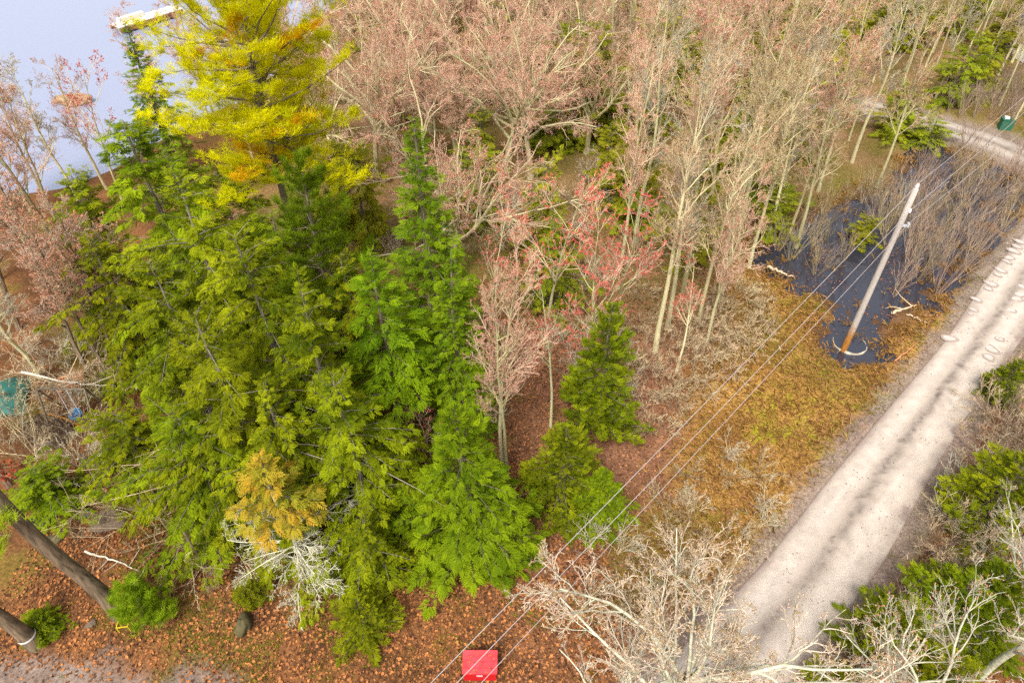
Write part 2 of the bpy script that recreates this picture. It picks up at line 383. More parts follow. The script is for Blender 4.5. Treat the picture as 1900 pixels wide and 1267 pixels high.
def ground_colour(x, y):
    n1, n2, n3 = noise(x, y, 3.5), noise(x + 31, y, 1.1), noise(x, y + 17, 0.45)
    C = lambda *c: np.array(c)[None]
    mixc = lambda a, b, t: a * (1 - t[:, None]) + b * t[:, None]
    a = mixc(C(0.085, 0.040, 0.018), C(0.24, 0.105, 0.040), n2)                     # orange brown litter
    pur = mixc(C(0.15, 0.068, 0.036), C(0.29, 0.145, 0.080), n3)                   # older purple brown litter
    right = sstep(-4, 3, x - 0.02 * y + 3 * (n1 - .5)) * sstep(10, 15, y)
    c = mixc(a, pur, right)
    back = sstep(26, 34, y + 4 * (n1 - .5)) * sstep(-24, -14, x)
    c = mixc(c, mixc(C(0.13, 0.115, 0.022), C(0.27, 0.16, 0.075), n2), back * .85)
    md = sdist(MEADOW, x, y) + 4 * (n1 - .5) + 1.5 * (n2 - .5)
    gold = mixc(C(0.22, 0.11, 0.030), C(0.42, 0.245, 0.060), n2)
    gold = mixc(gold, C(0.29, 0.25, 0.02), sstep(0.55, 0.8, n1 * .5 + n3 * .5))
    c = mixc(c, gold, 1 - sstep(-1.2, 1.2, md))
    green = sstep(0.62, 0.8, noise(x + 5, y + 90, 2.0)) * sstep(8, 11, y) * 0.55
    c = mixc(c, C(0.15, 0.13, 0.02), green)
    pd = sdist(POND, x, y) + 1.2 * (n2 - .5)
    c = mixc(c, C(0.10, 0.055, 0.03), 1 - sstep(-0.4, 0.6, pd))
    rd = road_d(x, y) + 0.9 * (n3 - .5) + 0.5 * (n2 - .5)
    c = mixc(c, mixc(C(0.17, 0.125, 0.10), C(0.32, 0.255, 0.215), n3), (1 - sstep(0.3, 1.2, rd)) * 0.85)
    dd = sdist(DRIVE, x, y) + 1.4 * (n2 - .5) + 0.5 * (n3 - .5)
    c = mixc(c, mixc(C(0.16, 0.11, 0.085), C(0.30, 0.23, 0.19), n3), 1 - sstep(-0.4, 0.7, dd))
    return c

m_ground = bpy.data.materials.new('forest_floor'); m_ground.use_nodes = True
t = m_ground.node_tree; p = t.nodes['Principled BSDF']; N, K = t.nodes.new, t.links.new
a = N('ShaderNodeAttribute'); a.attribute_name = 'zone'
tc = N('ShaderNodeTexCoord'); nz = N('ShaderNodeTexNoise'); nz.inputs['Scale'].default_value = 7; nz.inputs['Detail'].default_value = 6; nz.inputs['Roughness'].default_value = 0.75
K(tc.outputs['Object'], nz.inputs['Vector'])
h = N('ShaderNodeHueSaturation'); r = N('ShaderNodeMapRange'); r.inputs[1].default_value = 0.3; r.inputs[2].default_value = 0.7; r.inputs[3].default_value = 0.45; r.inputs[4].default_value = 1.55
K(nz.outputs['Fac'], r.inputs[0]); K(r.outputs[0], h.inputs['Value']); K(a.outputs['Color'], h.inputs['Color'])
K(h.outputs[0], p.inputs['Base Color']); p.inputs['Roughness'].default_value = 0.95; p.inputs['Specular IOR Level'].default_value = 0.1
b = N('ShaderNodeBump'); b.inputs['Strength'].default_value = 0.9; b.inputs['Distance'].default_value = 0.06; K(nz.outputs['Fac'], b.inputs['Height']); K(b.outputs[0], p.inputs['Normal'])

xs = np.concatenate([np.linspace(-900, -75, 8), np.arange(-70, -32, 1.0), np.arange(-32, 42, 0.3), np.arange(42, 78, 1.0), np.linspace(85, 900, 8)])
ys = np.concatenate([np.linspace(-500, -8, 6), np.arange(-5, 6, 1.0), np.arange(6, 46, 0.3), np.arange(46, 110, 1.0), np.linspace(118, 1200, 8)])
X, Y = np.meshgrid(xs, ys); x, y = X.ravel(), Y.ravel()
nx, ny = len(xs), len(ys)
i = (np.arange(ny - 1)[:, None] * nx + np.arange(nx - 1)[None]).ravel()
tag(MB().add(np.c_[x, y, gh(x, y)], np.stack([i, i + 1, i + nx + 1, i + nx], 1), 0.5, ground_colour(x, y)).build('ground', m_ground, smooth=True), kind='structure')

def sheet(name, x0, x1, y0, y1, z, mt):
    return tag(MB().add([[x0, y0, z], [x1, y0, z], [x1, y1, z], [x0, y1, z]], [[0, 1, 2, 3]]).build(name, mt), kind='structure')
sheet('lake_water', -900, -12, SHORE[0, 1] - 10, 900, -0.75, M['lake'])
P0, P1 = POND.min(0) - 1.5, POND.max(0) + 1.5
sheet('pond_water', P0[0], P1[0], P0[1], P1[1], -0.22, M['pond'])

# road: a ribbon with two pale wheel tracks of packed grit and a looser, darker crown
m_road = bpy.data.materials.new('gravel_road'); m_road.use_nodes = True
t = m_road.node_tree; p = t.nodes['Principled BSDF']; N, K = t.nodes.new, t.links.new
a = N('ShaderNodeAttribute'); a.attribute_name = 'zone'
tc = N('ShaderNodeTexCoord'); nz = N('ShaderNodeTexNoise'); nz.inputs['Scale'].default_value = 14; nz.inputs['Detail'].default_value = 6; nz.inputs['Roughness'].default_value = 0.8
K(tc.outputs['Object'], nz.inputs['Vector'])
h = N('ShaderNodeHueSaturation'); r = N('ShaderNodeMapRange'); r.inputs[1].default_value = 0.3; r.inputs[2].default_value = 0.7; r.inputs[3].default_value = 0.86; r.inputs[4].default_value = 1.12
K(nz.outputs['Fac'], r.inputs[0]); K(r.outputs[0], h.inputs['Value']); K(a.outputs['Color'], h.inputs['Color']); K(h.outputs[0], p.inputs['Base Color'])
p.inputs['Roughness'].default_value = 0.95; p.inputs['Specular IOR Level'].default_value = 0.1
b = N('ShaderNodeBump'); b.inputs['Strength'].default_value = 0.5; b.inputs['Distance'].default_value = 0.02; K(nz.outputs['Fac'], b.inputs['Height']); K(b.outputs[0], p.inputs['Normal'])

def resample(P, step):
    d = np.concatenate([[0], np.cumsum(np.linalg.norm(np.diff(P, axis=0), axis=1))])
    s = np.linspace(0, d[-1], max(2, int(d[-1] / step)))
    return np.c_[np.interp(s, d, P[:, 0]), np.interp(s, d, P[:, 1])]
def smooth(P, n=3):
    for _ in range(n):
        Q = P.copy(); Q[1:-1] = (P[:-2] + 2 * P[1:-1] + P[2:]) / 4; P = Q
    return P
def ribbon(name, L, R, nu, crown, tone=1.0):
    u = np.linspace(0, 1, nu)
    V = L[:, None] * (1 - u)[None, :, None] + R[:, None] * u[None, :, None]
    n1 = noise(V[..., 0], V[..., 1], 0.8); n2 = noise(V[..., 0] + 40, V[..., 1], 3.0); n3 = noise(V[..., 0], V[..., 1] + 22, 0.3)
    uu = u[None] + 0.08 * (n2 - .5) + 0.04 * (n1 - .5) + .03 * (n3 - .5)
    n5 = noise(V[..., 0] + 5, V[..., 1], 0.14)
    trk = np.exp(-((uu - 0.25) / 0.13) ** 2) + np.exp(-((uu - 0.72) / 0.13) ** 2)
    mid = np.exp(-((uu - 0.48) / 0.065) ** 2) * sstep(0.25, 0.7, n2 + 0.4 * n3) * (.35 + 1.1 * n5) + .35 * sstep(.62, .85, n1 * .5 + n5 * .5)
    edge = sstep(0.38, 0.5, np.abs(uu - 0.5) + 0.10 * (n3 - .5) + 0.08 * (n1 - .5))
    z = 0.03 + crown * (1 - (2 * u[None] - 1) ** 2) - 0.02 * trk + 0.015 * (n1 - .5) + 0.01 * (n3 - .5)
    z = z - 0.16 * sstep(0.47, 0.5, np.abs(u[None] - 0.5)) * np.ones_like(n1)
    base = np.array([0.43, 0.36, 0.30]); pale = np.array([0.56, 0.48, 0.41]); dark = np.array([0.20, 0.16, 0.135]); purple = np.array([0.27, 0.205, 0.175])
    C = base + (pale - base) * np.clip(trk, 0, 1)[..., None]
    C = C + (dark - C) * (0.75 * mid)[..., None]
    C = C + (purple - C) * (0.9 * edge)[..., None]
    n4 = noise(V[..., 0] * .72 + V[..., 1] * .69, (V[..., 0] * .69 - V[..., 1] * .72) * 9, 1.6)
    C = C * tone * (0.82 + 0.2 * n3[..., None] + .14 * n4[..., None] + .10 * (n5[..., None] - .5))
    n, k = V.shape[:2]
    i = (np.arange(n - 1)[:, None] * k + np.arange(k - 1)[None]).ravel()
    mb = MB().add(np.c_[V[..., 0].ravel(), V[..., 1].ravel(), z.ravel()], np.stack([i, i + 1, i + k + 1, i + k], 1), 0.5, C.reshape(-1, 3))
    return tag(mb.build(name, m_road, smooth=True), kind='structure')
nst = 420
def even(P, n):
    d = np.concatenate([[0], np.cumsum(np.linalg.norm(np.diff(P, axis=0), axis=1))]); s = np.linspace(0, d[-1], n)
    return smooth(np.c_[np.interp(s, d, P[:, 0]), np.interp(s, d, P[:, 1])], 30)
eL, eR = even(ROAD_L, nst), even(ROAD_R, nst)
ribbon('road', eL, eR, 61, 0.05, .92)
c2 = even(ROAD2, 120); tg = nrm(np.gradient(c2, axis=0)); nm = np.c_[-tg[:, 1], tg[:, 0]]
ribbon('back_road', c2 + nm * 1.6, c2 - nm * 1.6, 17, 0.04, .72)

# ------------------------------------------------------------------ tree builders
def frond_template(npair=5, w=0.10, spread=0.9, droop=0.10):
    V, F = [], []
    def leaf(o, d, l, ww, z1):
        d = np.array(d) / np.linalg.norm(d); sdv = np.array([-d[1], d[0], 0])
        k = len(V); o = np.array(o)
        V.extend([o, o + d * l * 0.45 + sdv * ww + [0, 0, z1 * .4], o + d * l + [0, 0, z1], o + d * l * 0.45 - sdv * ww + [0, 0, z1 * .4]])
        F.append([k, k + 1, k + 2, k + 3])
    for i in range(npair):
        s = 0.05 + 0.75 * i / npair; l = 0.52 * (1 - 0.62 * s)
        for sg in (-1, 1):
            leaf([s, 0, -droop * s * s], [0.75, sg * spread, 0], l, w * (1 - .4 * s), -droop * l * 1.5)
    leaf([0.72, 0, -droop * .5], [1, 0, 0], 0.36, w * .8, -droop * .4)
    return np.array(V, float), np.array(F)
def tuft_template(n=8, w=0.06, up=0.45, seed=1):
    r = np.random.default_rng(seed); V, F = [], []
    for i in range(n):
        az = i * 2.4; el = r.uniform(0.05, 1.0)
        d = np.array([math.cos(az) * math.cos(el), math.sin(az) * math.cos(el), math.sin(el)])
        d[0] += up; d = d / np.linalg.norm(d); sd = nrm(np.cross(d, [0.1, 0.2, 1.0])); l = r.uniform(.75, 1.1); k = len(V)
        V.extend([d * 0.02 - sd * w * .6, d * 0.02 + sd * w * .6, d * l + sd * w * .25, d * l - sd * w * .25]); F.append([k, k + 1, k + 2, k + 3])
    return np.array(V), np.array(F)
FROND = frond_template(4, 0.085, 0.95, 0.20)
FROND_N = frond_template(4, 0.080, 0.80, 0.08)
FAN = frond_template(3, 0.10, 0.7, -0.05)
TUFT = tuft_template()

def conifer(seed, h, r, base=0.12, nb=120, nf=14, size=0.5, style='hemlock', shape=0.9, droop=0.35, top_up=0.8, irregular=0.35, T=FROND, bare=14, lean=0.0, tr=None):
    """returns trunk and crown collectors for a tree of height h and radius r"""
    R = np.random.default_rng(seed)
    tk, cr = MB(), MB()
    tr = tr or 0.016 * h + 0.03
    zz = np.linspace(0, h * 0.98, 9)
    wob = np.cumsum(R.normal(0, 0.035, (9, 2)), 0) * (1 + lean)
    wob[0] = 0
    cxy = lambda z: np.stack([np.interp(z, zz, wob[:, 0]), np.interp(z, zz, wob[:, 1])], -1)
    rad = tr * (1 - 0.93 * zz / (h * .98)) + 0.006; rad[0] *= 1.25
    tk.path(np.c_[wob, zz], rad, 7)
    u = np.sort(R.random(nb)); t = base + (1 - base) * (1 - (1 - u) ** 1.05)
    z0 = t * h
    az = np.arange(nb) * 2.39996 + R.normal(0, 0.5, nb)
    tt = (t - base) / (1 - base)
    prof = (1 - tt) ** shape * (0.45 + 0.55 * np.minimum(1, tt / 0.18 + 0.35)) + 0.03
    lobe = 1 + irregular * (np.sin(az * 2 + t * 7 + seed) * .5 + np.sin(az * 3 - t * 11 + seed * 2) * .5)
    L = r * prof * lobe * (R.uniform(0.75, 1.12, nb) if style != 'hemlock' else R.uniform(0.5, 1.2, nb))
    L = np.maximum(L, 0.16)
    el = np.interp(tt, [0, 0.5, 1.0], [-0.05, 0.22, top_up]) + R.normal(0, 0.12, nb)
    dp = np.interp(tt, [0, 0.6, 1.0], [droop * 1.1, droop, 0.0])
    hd = np.stack([np.cos(az), np.sin(az), 0 * az], -1)
    org = np.c_[cxy(z0), z0]
    def pt(k, s):
        return org[k] + hd[k] * (L[k] * s * np.cos(el[k]))[:, None] + np.array([0, 0, 1.0]) * (L[k] * (s * np.sin(el[k]) - dp[k] * s * s + (0.15 * dp[k]) * s ** 3))[:, None]
    kb = np.repeat(np.arange(nb), 3); sb = np.tile([0, .35, .7], nb); se = np.tile([.35, .7, 1.0], nb)
    rb = np.clip(0.006 + 0.006 * L[kb], 0.005, 0.03)
    tk.segs(pt(kb, sb), pt(kb, se), rb * (1 - .8 * sb), rb * (1 - .8 * se), 3, R.random(len(kb)))
    # fronds
    cnt = np.maximum(3, (nf * L / (r * 0.6))).astype(int)
    k = np.repeat(np.arange(nb), cnt); n = len(k)
    s = 1 - R.random(n) ** 1.25 * 0.82
    o = pt(k, s)
    axis = nrm(pt(k, np.minimum(s + .08, 1.1)) - o)
    sd = nrm(np.cross(axis, [0, 0, 1.0]))
    sg = np.where(R.random(n) < .5, -1., 1.)
    ang = np.where(s > 0.93, R.normal(0, .3, n), sg * R.uniform(0.5, 1.15, n))
    d = nrm(axis * np.cos(ang)[:, None] + sd * np.sin(ang)[:, None] + np.array([0, 0, 1.0]) * R.normal(-0.12 if style != 'spruce' else 0.02, 0.18, n)[:, None])
    latw = (0.55 * (1 - s) + 0.25) * 0.55
    off = np.where(s > .93, 0, R.uniform(0, 1, n)) * L[k] * latw * 0.55
    o = o + d * off[:, None] + np.array([0, 0, -1.0]) * (off * 0.18)[:, None]
    up = nrm(np.array([0, 0, 1.0]) + R.normal(0, 0.6, (n, 3)) + hd[k] * 0.35)
    if style == 'cedar':
        up = nrm(hd[k] * 0.9 + R.normal(0, 0.5, (n, 3)) + np.array([0, 0, .35])); d = nrm(d + np.array([0, 0, .45]))
    b = nrm(np.cross(up, d)); nn = np.cross(d, b)
    sc = size * R.uniform(0.55, 1.35, n) * np.interp(tt[k], [0, .85, 1], [1.05, .9, .55])
    bt = R.random(nb)
    tint = np.clip(0.6 * bt[k] + 0.4 * R.random(n) + 0.25 * (s - .7), 0, 1)
    cr.place(T[0], T[1], o, d, b, nn, sc, tint)
    # leader
    cr.place(T[0], T[1], np.repeat([[*cxy(h * .95), h * .95]], 5, 0) + R.normal(0, .03, (5, 3)), nrm(R.normal(0, .35, (5, 3)) + [0, 0, 1.2]), nrm(R.normal(0, 1, (5, 3))), nrm(R.normal(0, 1, (5, 3))), size * .7, R.random(5))
    # bare dead branches showing through
    if bare:
        zb = R.uniform(0.05, 0.75, bare) * h; ab = R.uniform(0, 6.28, bare); lb = r * R.uniform(.4, .9, bare) * np.interp(zb / h, [0, 1], [1, .3])
        p0 = np.c_[cxy(zb), zb]; q = p0; dirn = np.c_[np.cos(ab), np.sin(ab), R.normal(0, .25, bare)]
        for j in range(4):
            dirn = nrm(dirn + R.normal(0, .3, (bare, 3))); q2 = q + dirn * (lb / 4)[:, None]
            tk.segs(q, q2, 0.012 - .002 * j, 0.010 - .002 * j, 3, .9)
            sp = nrm(dirn + R.normal(0, .8, (bare, 3))); tk.segs(q2, q2 + sp * (lb * .15)[:, None], .009, .004, 3, .9); q = q2
    return tk, cr

def pine(seed, h, r, base=0.3, nb=60, ntuft=60, size=0.22, shape=0.5, up=0.25, tr=0.25, flat=0.10, orange=0.0):
    """pine with plates of tufted branches; orange is the share of tufts that go into a second collector"""
    R = np.random.default_rng(seed); tk, cr, orr = MB(), MB(), MB()
    zz = np.linspace(0, h * .97, 9); wob = np.cumsum(R.normal(0, .06, (9, 2)), 0); wob[0] = 0
    cxy = lambda z: np.stack([np.interp(z, zz, wob[:, 0]), np.interp(z, zz, wob[:, 1])], -1)
    tk.path(np.c_[wob, zz], tr * (1 - .92 * zz / h) + .01, 9)
    t = base + (1 - base) * np.sort(R.random(nb)) ** 0.9; z0 = t * h; tt = (t - base) / (1 - base)
    az = np.arange(nb) * 2.4 + R.normal(0, .5, nb)
    L = r * ((1 - tt) ** shape * (.6 + .4 * np.minimum(1, tt / .25)) + .06) * R.uniform(.55, 1.15, nb)
    el = np.interp(tt, [0, .5, 1], [0.0, up, 1.0]) + R.normal(0, .15, nb)
    pts = np.c_[cxy(z0), z0]; d = np.c_[np.cos(az) * np.cos(el), np.sin(az) * np.cos(el), np.sin(el)]
    allp, ks = [], []
    for j in range(6):
        d = nrm(d + R.normal(0, .13, (nb, 3)) + np.array([0, 0, .05])); q = pts + d * (L / 6)[:, None]
        rb = np.clip(.016 * L, .012, .08)
        tk.segs(pts, q, rb * (1 - j / 6.5), rb * (1 - (j + 1) / 6.5), 4, R.random(nb)); pts = q
        allp.append((q.copy(), d.copy()))
    for kk in range(nb):
        n = max(4, int(ntuft * L[kk] / r))
        nc = max(3, n // 9); sc_ = R.random(nc) ** .7; lc_ = R.normal(0, .20, nc); pick = R.integers(0, nc, n)
        s = np.clip(sc_[pick] + R.normal(0, .035, n), 0, 1); j = np.minimum((s * 6).astype(int), 5)
        o = np.array([allp[a][0][kk] for a in j]); dd = np.array([allp[a][1][kk] for a in j])
        side = nrm(np.cross(dd, [0, 0, 1.])) ; lat = (lc_[pick] * (1.25 - s) + R.normal(0, .035, n)) * L[kk]
        o = o + side * lat[:, None] + dd * R.uniform(-.06, .06, (n, 1)) * L[kk] + np.c_[0 * lat, 0 * lat, np.abs(R.normal(0, flat, n))]
        upv = nrm(np.c_[R.normal(0, .35, (n, 2)), np.ones(n)]); dv = nrm(dd + side * np.sign(lat)[:, None] * .5 + R.normal(0, .2, (n, 3)))
        bb = nrm(np.cross(upv, dv)); nn = np.cross(dv, bb)
        tint = np.clip(.5 * R.random() + .5 * R.random(n), 0, 1)
        is_o = (R.random() < orange) & (R.random(n) < .7)
        for m_, c_ in ((~is_o, cr), (is_o, orr)):
            if m_.any():
                c_.place(TUFT[0], TUFT[1], o[m_], dv[m_], bb[m_], nn[m_], size * R.uniform(.7, 1.25, m_.sum()), tint[m_])
    return tk, cr, orr

BUD_V = np.array([[1, 0, -.4], [-.5, .87, -.4], [-.5, -.87, -.4], [0, 0, 1.1]]); BUD_F = np.array([[0, 1, 3], [1, 2, 3], [2, 0, 3], [0, 2, 1]])

def bare_tree(seed, h, tr, levels, fork=None, trunk_pts=9, wander=0.05, lean=(0, 0), bud=0.0, bud_size=0.05, bud_n=1, stems=1, stem_spread=0.2, thick=3, twig_r=0.0075):
    """leafless tree, grown level by level. levels: (children per branch, angle lo, angle hi, length, bend, lift, from, to); length is a share of the parent's
    (of h for the first). Returns collectors: trunk with limbs, crown of twigs, buds"""
    R = np.random.default_rng(seed); tk, cr, bd = MB(), MB(), MB()
    fork = fork or 1.0
    n = stems
    a = R.uniform(0, 6.28, n)
    d = nrm(np.c_[np.cos(a) * stem_spread + lean[0], np.sin(a) * stem_spread + lean[1], np.ones(n)]) if n > 1 else nrm(np.array([[lean[0], lean[1], 1.0]]))
    p = np.c_[R.normal(0, .06 * (n > 1), (n, 2)), np.zeros(n)]
    L = h * fork * R.uniform(.8 if n > 1 else 1, 1.0, n); r0 = np.full(n, tr); r1 = r0 * (0.12 if fork > .9 else .55)
    def grow(p, d, L, r0, r1, K, bend, lift):
        P = [p]
        D = []
        for j in range(K):
            d = nrm(d + R.normal(0, bend, d.shape) + np.array([0, 0, lift])); p = p + d * (L / K)[:, None]; P.append(p); D.append(d)
        return np.stack(P, 1), np.stack(D, 1)
    P, D = grow(p, d, L, r0, r1, trunk_pts - 1, wander, 0.02)
    fr = np.linspace(0, 1, trunk_pts)
    for i in range(n):
        rr = r0[i] + (r1[i] - r0[i]) * fr; rr[0] *= 1.2
        tk.path(P[i], rr, 8 if n == 1 else 5, R.random())
    RR = r0[:, None] + (r1 - r0)[:, None] * fr[None]
    nl = len(levels)
    for li, (m, a0, a1, lr, bend, lift, f0, f1) in enumerate(levels):
        nB, Kp = P.shape[:2]
        cnt = R.poisson(m, nB) if li else np.full(nB, int(m)); cnt = np.maximum(cnt, 1)
        k = np.repeat(np.arange(nB), cnt); N_ = len(k)
        f = f0 + (f1 - f0) * R.random(N_)
        if li == 0 and fork < .9: f = 1 - (1 - f) * .6
        x = f * (Kp - 1); i0 = np.minimum(x.astype(int), Kp - 2); w_ = (x - i0)[:, None]
        o = P[k, i0] * (1 - w_) + P[k, i0 + 1] * w_
        dp = D[k, i0]; rp = RR[k, i0] * (1 - w_[:, 0]) + RR[k, i0 + 1] * w_[:, 0]
        u, v = perp(dp, R)
        an = R.uniform(a0, a1, N_)
        d = nrm(dp * np.cos(an)[:, None] + u * np.sin(an)[:, None])
        base_L = h if li == 0 else L[k]
        Lc = base_L * lr * R.uniform(.6, 1.15, N_) * (1.15 - .55 * f if (li > 0 or fork > .9) else 1)
        rc = np.minimum(rp * .72, (.013 if thick > 3 else .012) * Lc + .007); rc = np.maximum(rc, twig_r)
        K_ = [7, 5, 4, 3, 2][min(li, 4)]
        P, D = grow(o, d, Lc, rc, rc, K_, bend, lift)
        L = Lc; e = np.maximum(rc * .3, twig_r * .75)
        RR = rc[:, None] + (e - rc)[:, None] * np.linspace(0, 1, K_ + 1)[None]
        tgt = tk if li < max(1, nl - 3) else cr
        tgt.segs(P[:, :-1].reshape(-1, 3), P[:, 1:].reshape(-1, 3), RR[:, :-1].ravel(), RR[:, 1:].ravel(), 5 if li == 0 and thick > 3 else (4 if li == 0 else (1 if li >= 3 else 3)), np.repeat(np.clip(R.random(N_) * .7 + .3 * (1 - li / nl), 0, 1), K_))
        if bud and li >= nl - 2:
            q = R.random(N_) < bud * (1 if li == nl - 1 else .6)
            tip = P[q, -1]; dd = D[q, -1]; nbd = len(tip)
            for _ in range(bud_n):
                u, v = perp(dd, R)
                if nbd: bd.place(BUD_V, BUD_F, tip + dd * bud_size * .3 - dd * (R.random((nbd, 1)) * Lc[q][:, None] * (.0 if bud_n == 1 else .6)), u, v, dd, bud_size * R.uniform(.6, 1.3, nbd), R.random(nbd))
    return tk, cr, bd

PROTO = {}
def proto(key, parts, size):
    """parts: list of (name, mesh or nested); size = (height, radius)"""
    PROTO[key] = (parts, size)
NEED = {}
def put(key, name, x, y, h, r, label, cat='tree', group=None, rz=None, z=None):
    parts, (h0, r0) = PROTO[key]
    e = empty(name, (x, y, (g1(x, y) - .05) if z is None else z), random.uniform(0, 6.28) if rz is None else rz)
    r = r0 * h / h0 if r is None else r
    e.scale = (r / r0, r / r0, h / h0)
    tag(e, label, cat, group)
    made = {}
    for nm, me, par in parts:
        made[nm] = link(nm, me, made.get(par) or e)
        if nm in ('buds', 'red_flowers', 'twigs'): made[nm]['kind'] = 'stuff'
    return e

# conifers
M['hemlock_pale'] = mat('pale_hemlock_needles', (0.17, 0.20, 0.010), (0.42, 0.42, 0.02), transl=0.3, rnd=0.15, hue=0.02, nscale=0.5, noise_amt=0.22, spec=.05)
for i in range(2):
    tk, cr = conifer(16 + i, 8, 2.8, 0.05, 90, 34, 0.40, 'hemlock', 0.5, 0.35, 0.4, 0.8, FROND, 10)
    proto('pale_hemlock%d' % i, [('trunk', tk.mesh('hemlock_trunk', M['bark_mid']), None), ('crown', cr.mesh('hemlock_crown', M['hemlock_pale']), None)], (8, 2.8))
for i in range(4):
    tk, cr = conifer(10 + i, 12, 3.3, 0.10, 145, 50, 0.31, 'hemlock', 0.55, 0.42, 0.45, 0.75, FROND, 14)
    proto('hemlock%d' % i, [('trunk', tk.mesh('hemlock_trunk', M['bark_mid']), None), ('crown', cr.mesh('hemlock_crown', M['hemlock']), None)], (12, 3.3))
for i in range(2):
    tk, cr = conifer(20 + i, 14, 2.2, 0.16, 250, 25, 0.265, 'fir', 0.85, 0.22, 0.9, 0.25, FROND_N, 10)
    proto('fir%d' % i, [('trunk', tk.mesh('fir_trunk', M['bark']), None), ('crown', cr.mesh('fir_crown', M['fir']), None)], (14, 2.2))
for i in range(2):
    tk, cr = conifer(30 + i, 9, 2.9, 0.05, 230, 38, 0.28, 'spruce', 0.85, 0.25, 0.9, 0.3, FROND_N, 5)
    proto('spruce%d' % i, [('trunk', tk.mesh('spruce_trunk', M['bark']), None), ('crown', cr.mesh('spruce_crown', M['spruce']), None)], (9, 2.9))
tk, cr = conifer(35, 11, 1.9, 0.42, 110, 16, 0.42, 'spruce', 0.7, 0.30, 0.8, 0.3, FROND_N, 14)
proto('thin_spruce', [('trunk', tk.mesh('spruce_trunk', M['bark']), None), ('crown', cr.mesh('spruce_crown', M['spruce']), None)], (11, 1.9))
for i in range(2):
    tk, cr = conifer(40 + i, 6.5, 1.9, 0.02, 180, 38, 0.235, 'cedar', 0.6, 0.05, 0.9, 0.35, FAN, 4)
    proto('cedar%d' % i, [('trunk', tk.mesh('cedar_trunk', M['bark']), None), ('crown', cr.mesh('cedar_crown', M['cedar']), None)], (6.5, 1.9))
tk, cr, orr = pine(50, 20, 4.6, 0.46, 115, 220, 0.26, 0.22, 0.2, 0.26, 0.18, 0.10)
proto('yellow_pine', [('trunk', tk.mesh('pine_trunk', M['bark']), None), ('crown', cr.mesh('pine_crown', M['pine_yellow']), None), ('orange_needles', orr.mesh('pine_orange_needles', M['pine_orange']), 'crown')], (20, 4.6))
tk, cr, orr = pine(51, 13, 3.6, 0.3, 100, 130, 0.26, 0.6, 0.15, 0.2, 0.10)
proto('pine', [('trunk', tk.mesh('pine_trunk', M['bark']), None), ('crown', cr.mesh('pine_crown', M['pine']), None)], (13, 3.6))
tk, cr, orr = pine(52, 2.6, 1.9, 0.05, 70, 60, 0.22, 0.55, 0.35, 0.06, 0.10)
proto('pine_bush', [('stem', tk.mesh('bush_stem', M['bark']), None), ('foliage', cr.mesh('bush_foliage', M['bush']), None)], (2.6, 1.9))
tk, cr, orr = pine(53, 12, 3.0, 0.35, 60, 90, 0.30, 0.6, 0.2, 0.2, 0.10)
proto('bright_pine', [('trunk', tk.mesh('pine_trunk', M['bark_dark']), None), ('crown', cr.mesh('pine_crown', M['pine_bright']), None)], (12, 3.0))

# leafless trees:   m, a0, a1, len, bend, lift, from, to
BROAD = [(12, .3, 1.4, .56, .15, .05, .30, 1.0), (10, .35, 1.0, .42, .18, .04, .15, 1), (8, .35, .95, .42, .22, .03, .2, 1), (5.5, .4, .9, .5, .22, .03, .2, 1), (2.2, .3, .9, .55, .2, .0, .3, 1)]
SLIM = [(24, .35, .8, .26, .10, .07, .34, 1.0), (8, .35, .8, .45, .14, .05, .2, 1), (6, .35, .8, .5, .16, .04, .2, 1), (5, .3, .8, .55, .16, .02, .25, 1)]
for i in range(3):
    a = bare_tree(60 + i, 14, .24, BROAD, .32, wander=.05, bud=.3, bud_size=.036, thick=5, twig_r=.0065)
    proto('broad%d' % i, [('trunk', a[0].mesh('maple_trunk', M['bark_pale']), None), ('crown', a[1].mesh('maple_crown', M['twig_pink']), None), ('buds', a[2].mesh('maple_buds', M['bud_pink']), 'crown')], (14, 6.5))
for i in range(5):
    a = bare_tree(70 + i, 13, .13, SLIM, 1.0, wander=.045, bud=.25, bud_size=.030, twig_r=.006, lean=((i - 2) * .03, .02 * (i % 2)))
    b_ = ['bud_pink', 'bud_tan', 'bud_pink', 'bud_tan', 'bud_pink'][i]; tw = ['twig_pink', 'twig', 'twig', 'grey_twig', 'twig_pink'][i]
    proto('slim%d' % i, [('trunk', a[0].mesh('bare_trunk', M['bark_pale']), None), ('crown', a[1].mesh('bare_crown', M[tw]), None), ('buds', a[2].mesh('bare_buds', M[b_]), 'crown')], (13, 3.0))
REDL = [(14, .4, .85, .30, .10, .07, .35, 1.0), (6, .4, .8, .5, .12, .06, .25, 1), (4, .35, .8, .5, .14, .05, .25, 1), (3.2, .3, .7, .5, .1, .02, .3, 1)]
for i in range(3):
    a = bare_tree(80 + i, 10, .085, REDL, 1.0, wander=.05, bud=.7, bud_size=.022, bud_n=6, twig_r=.006)
    proto('red%d' % i, [('trunk', a[0].mesh('maple_trunk', M['bark_pale']), None), ('crown', a[1].mesh('maple_crown', M['twig_pink']), None), ('red_flowers', a[2].mesh('maple_flowers', M['bud_red']), 'crown')], (10, 2.6))
SHR = [(3, .10, .4, .55, .08, .05, .1, .8), (2.2, .15, .5, .45, .09, .04, .3, 1), (1, .2, .5, .5, .1, .0, .3, 1)]
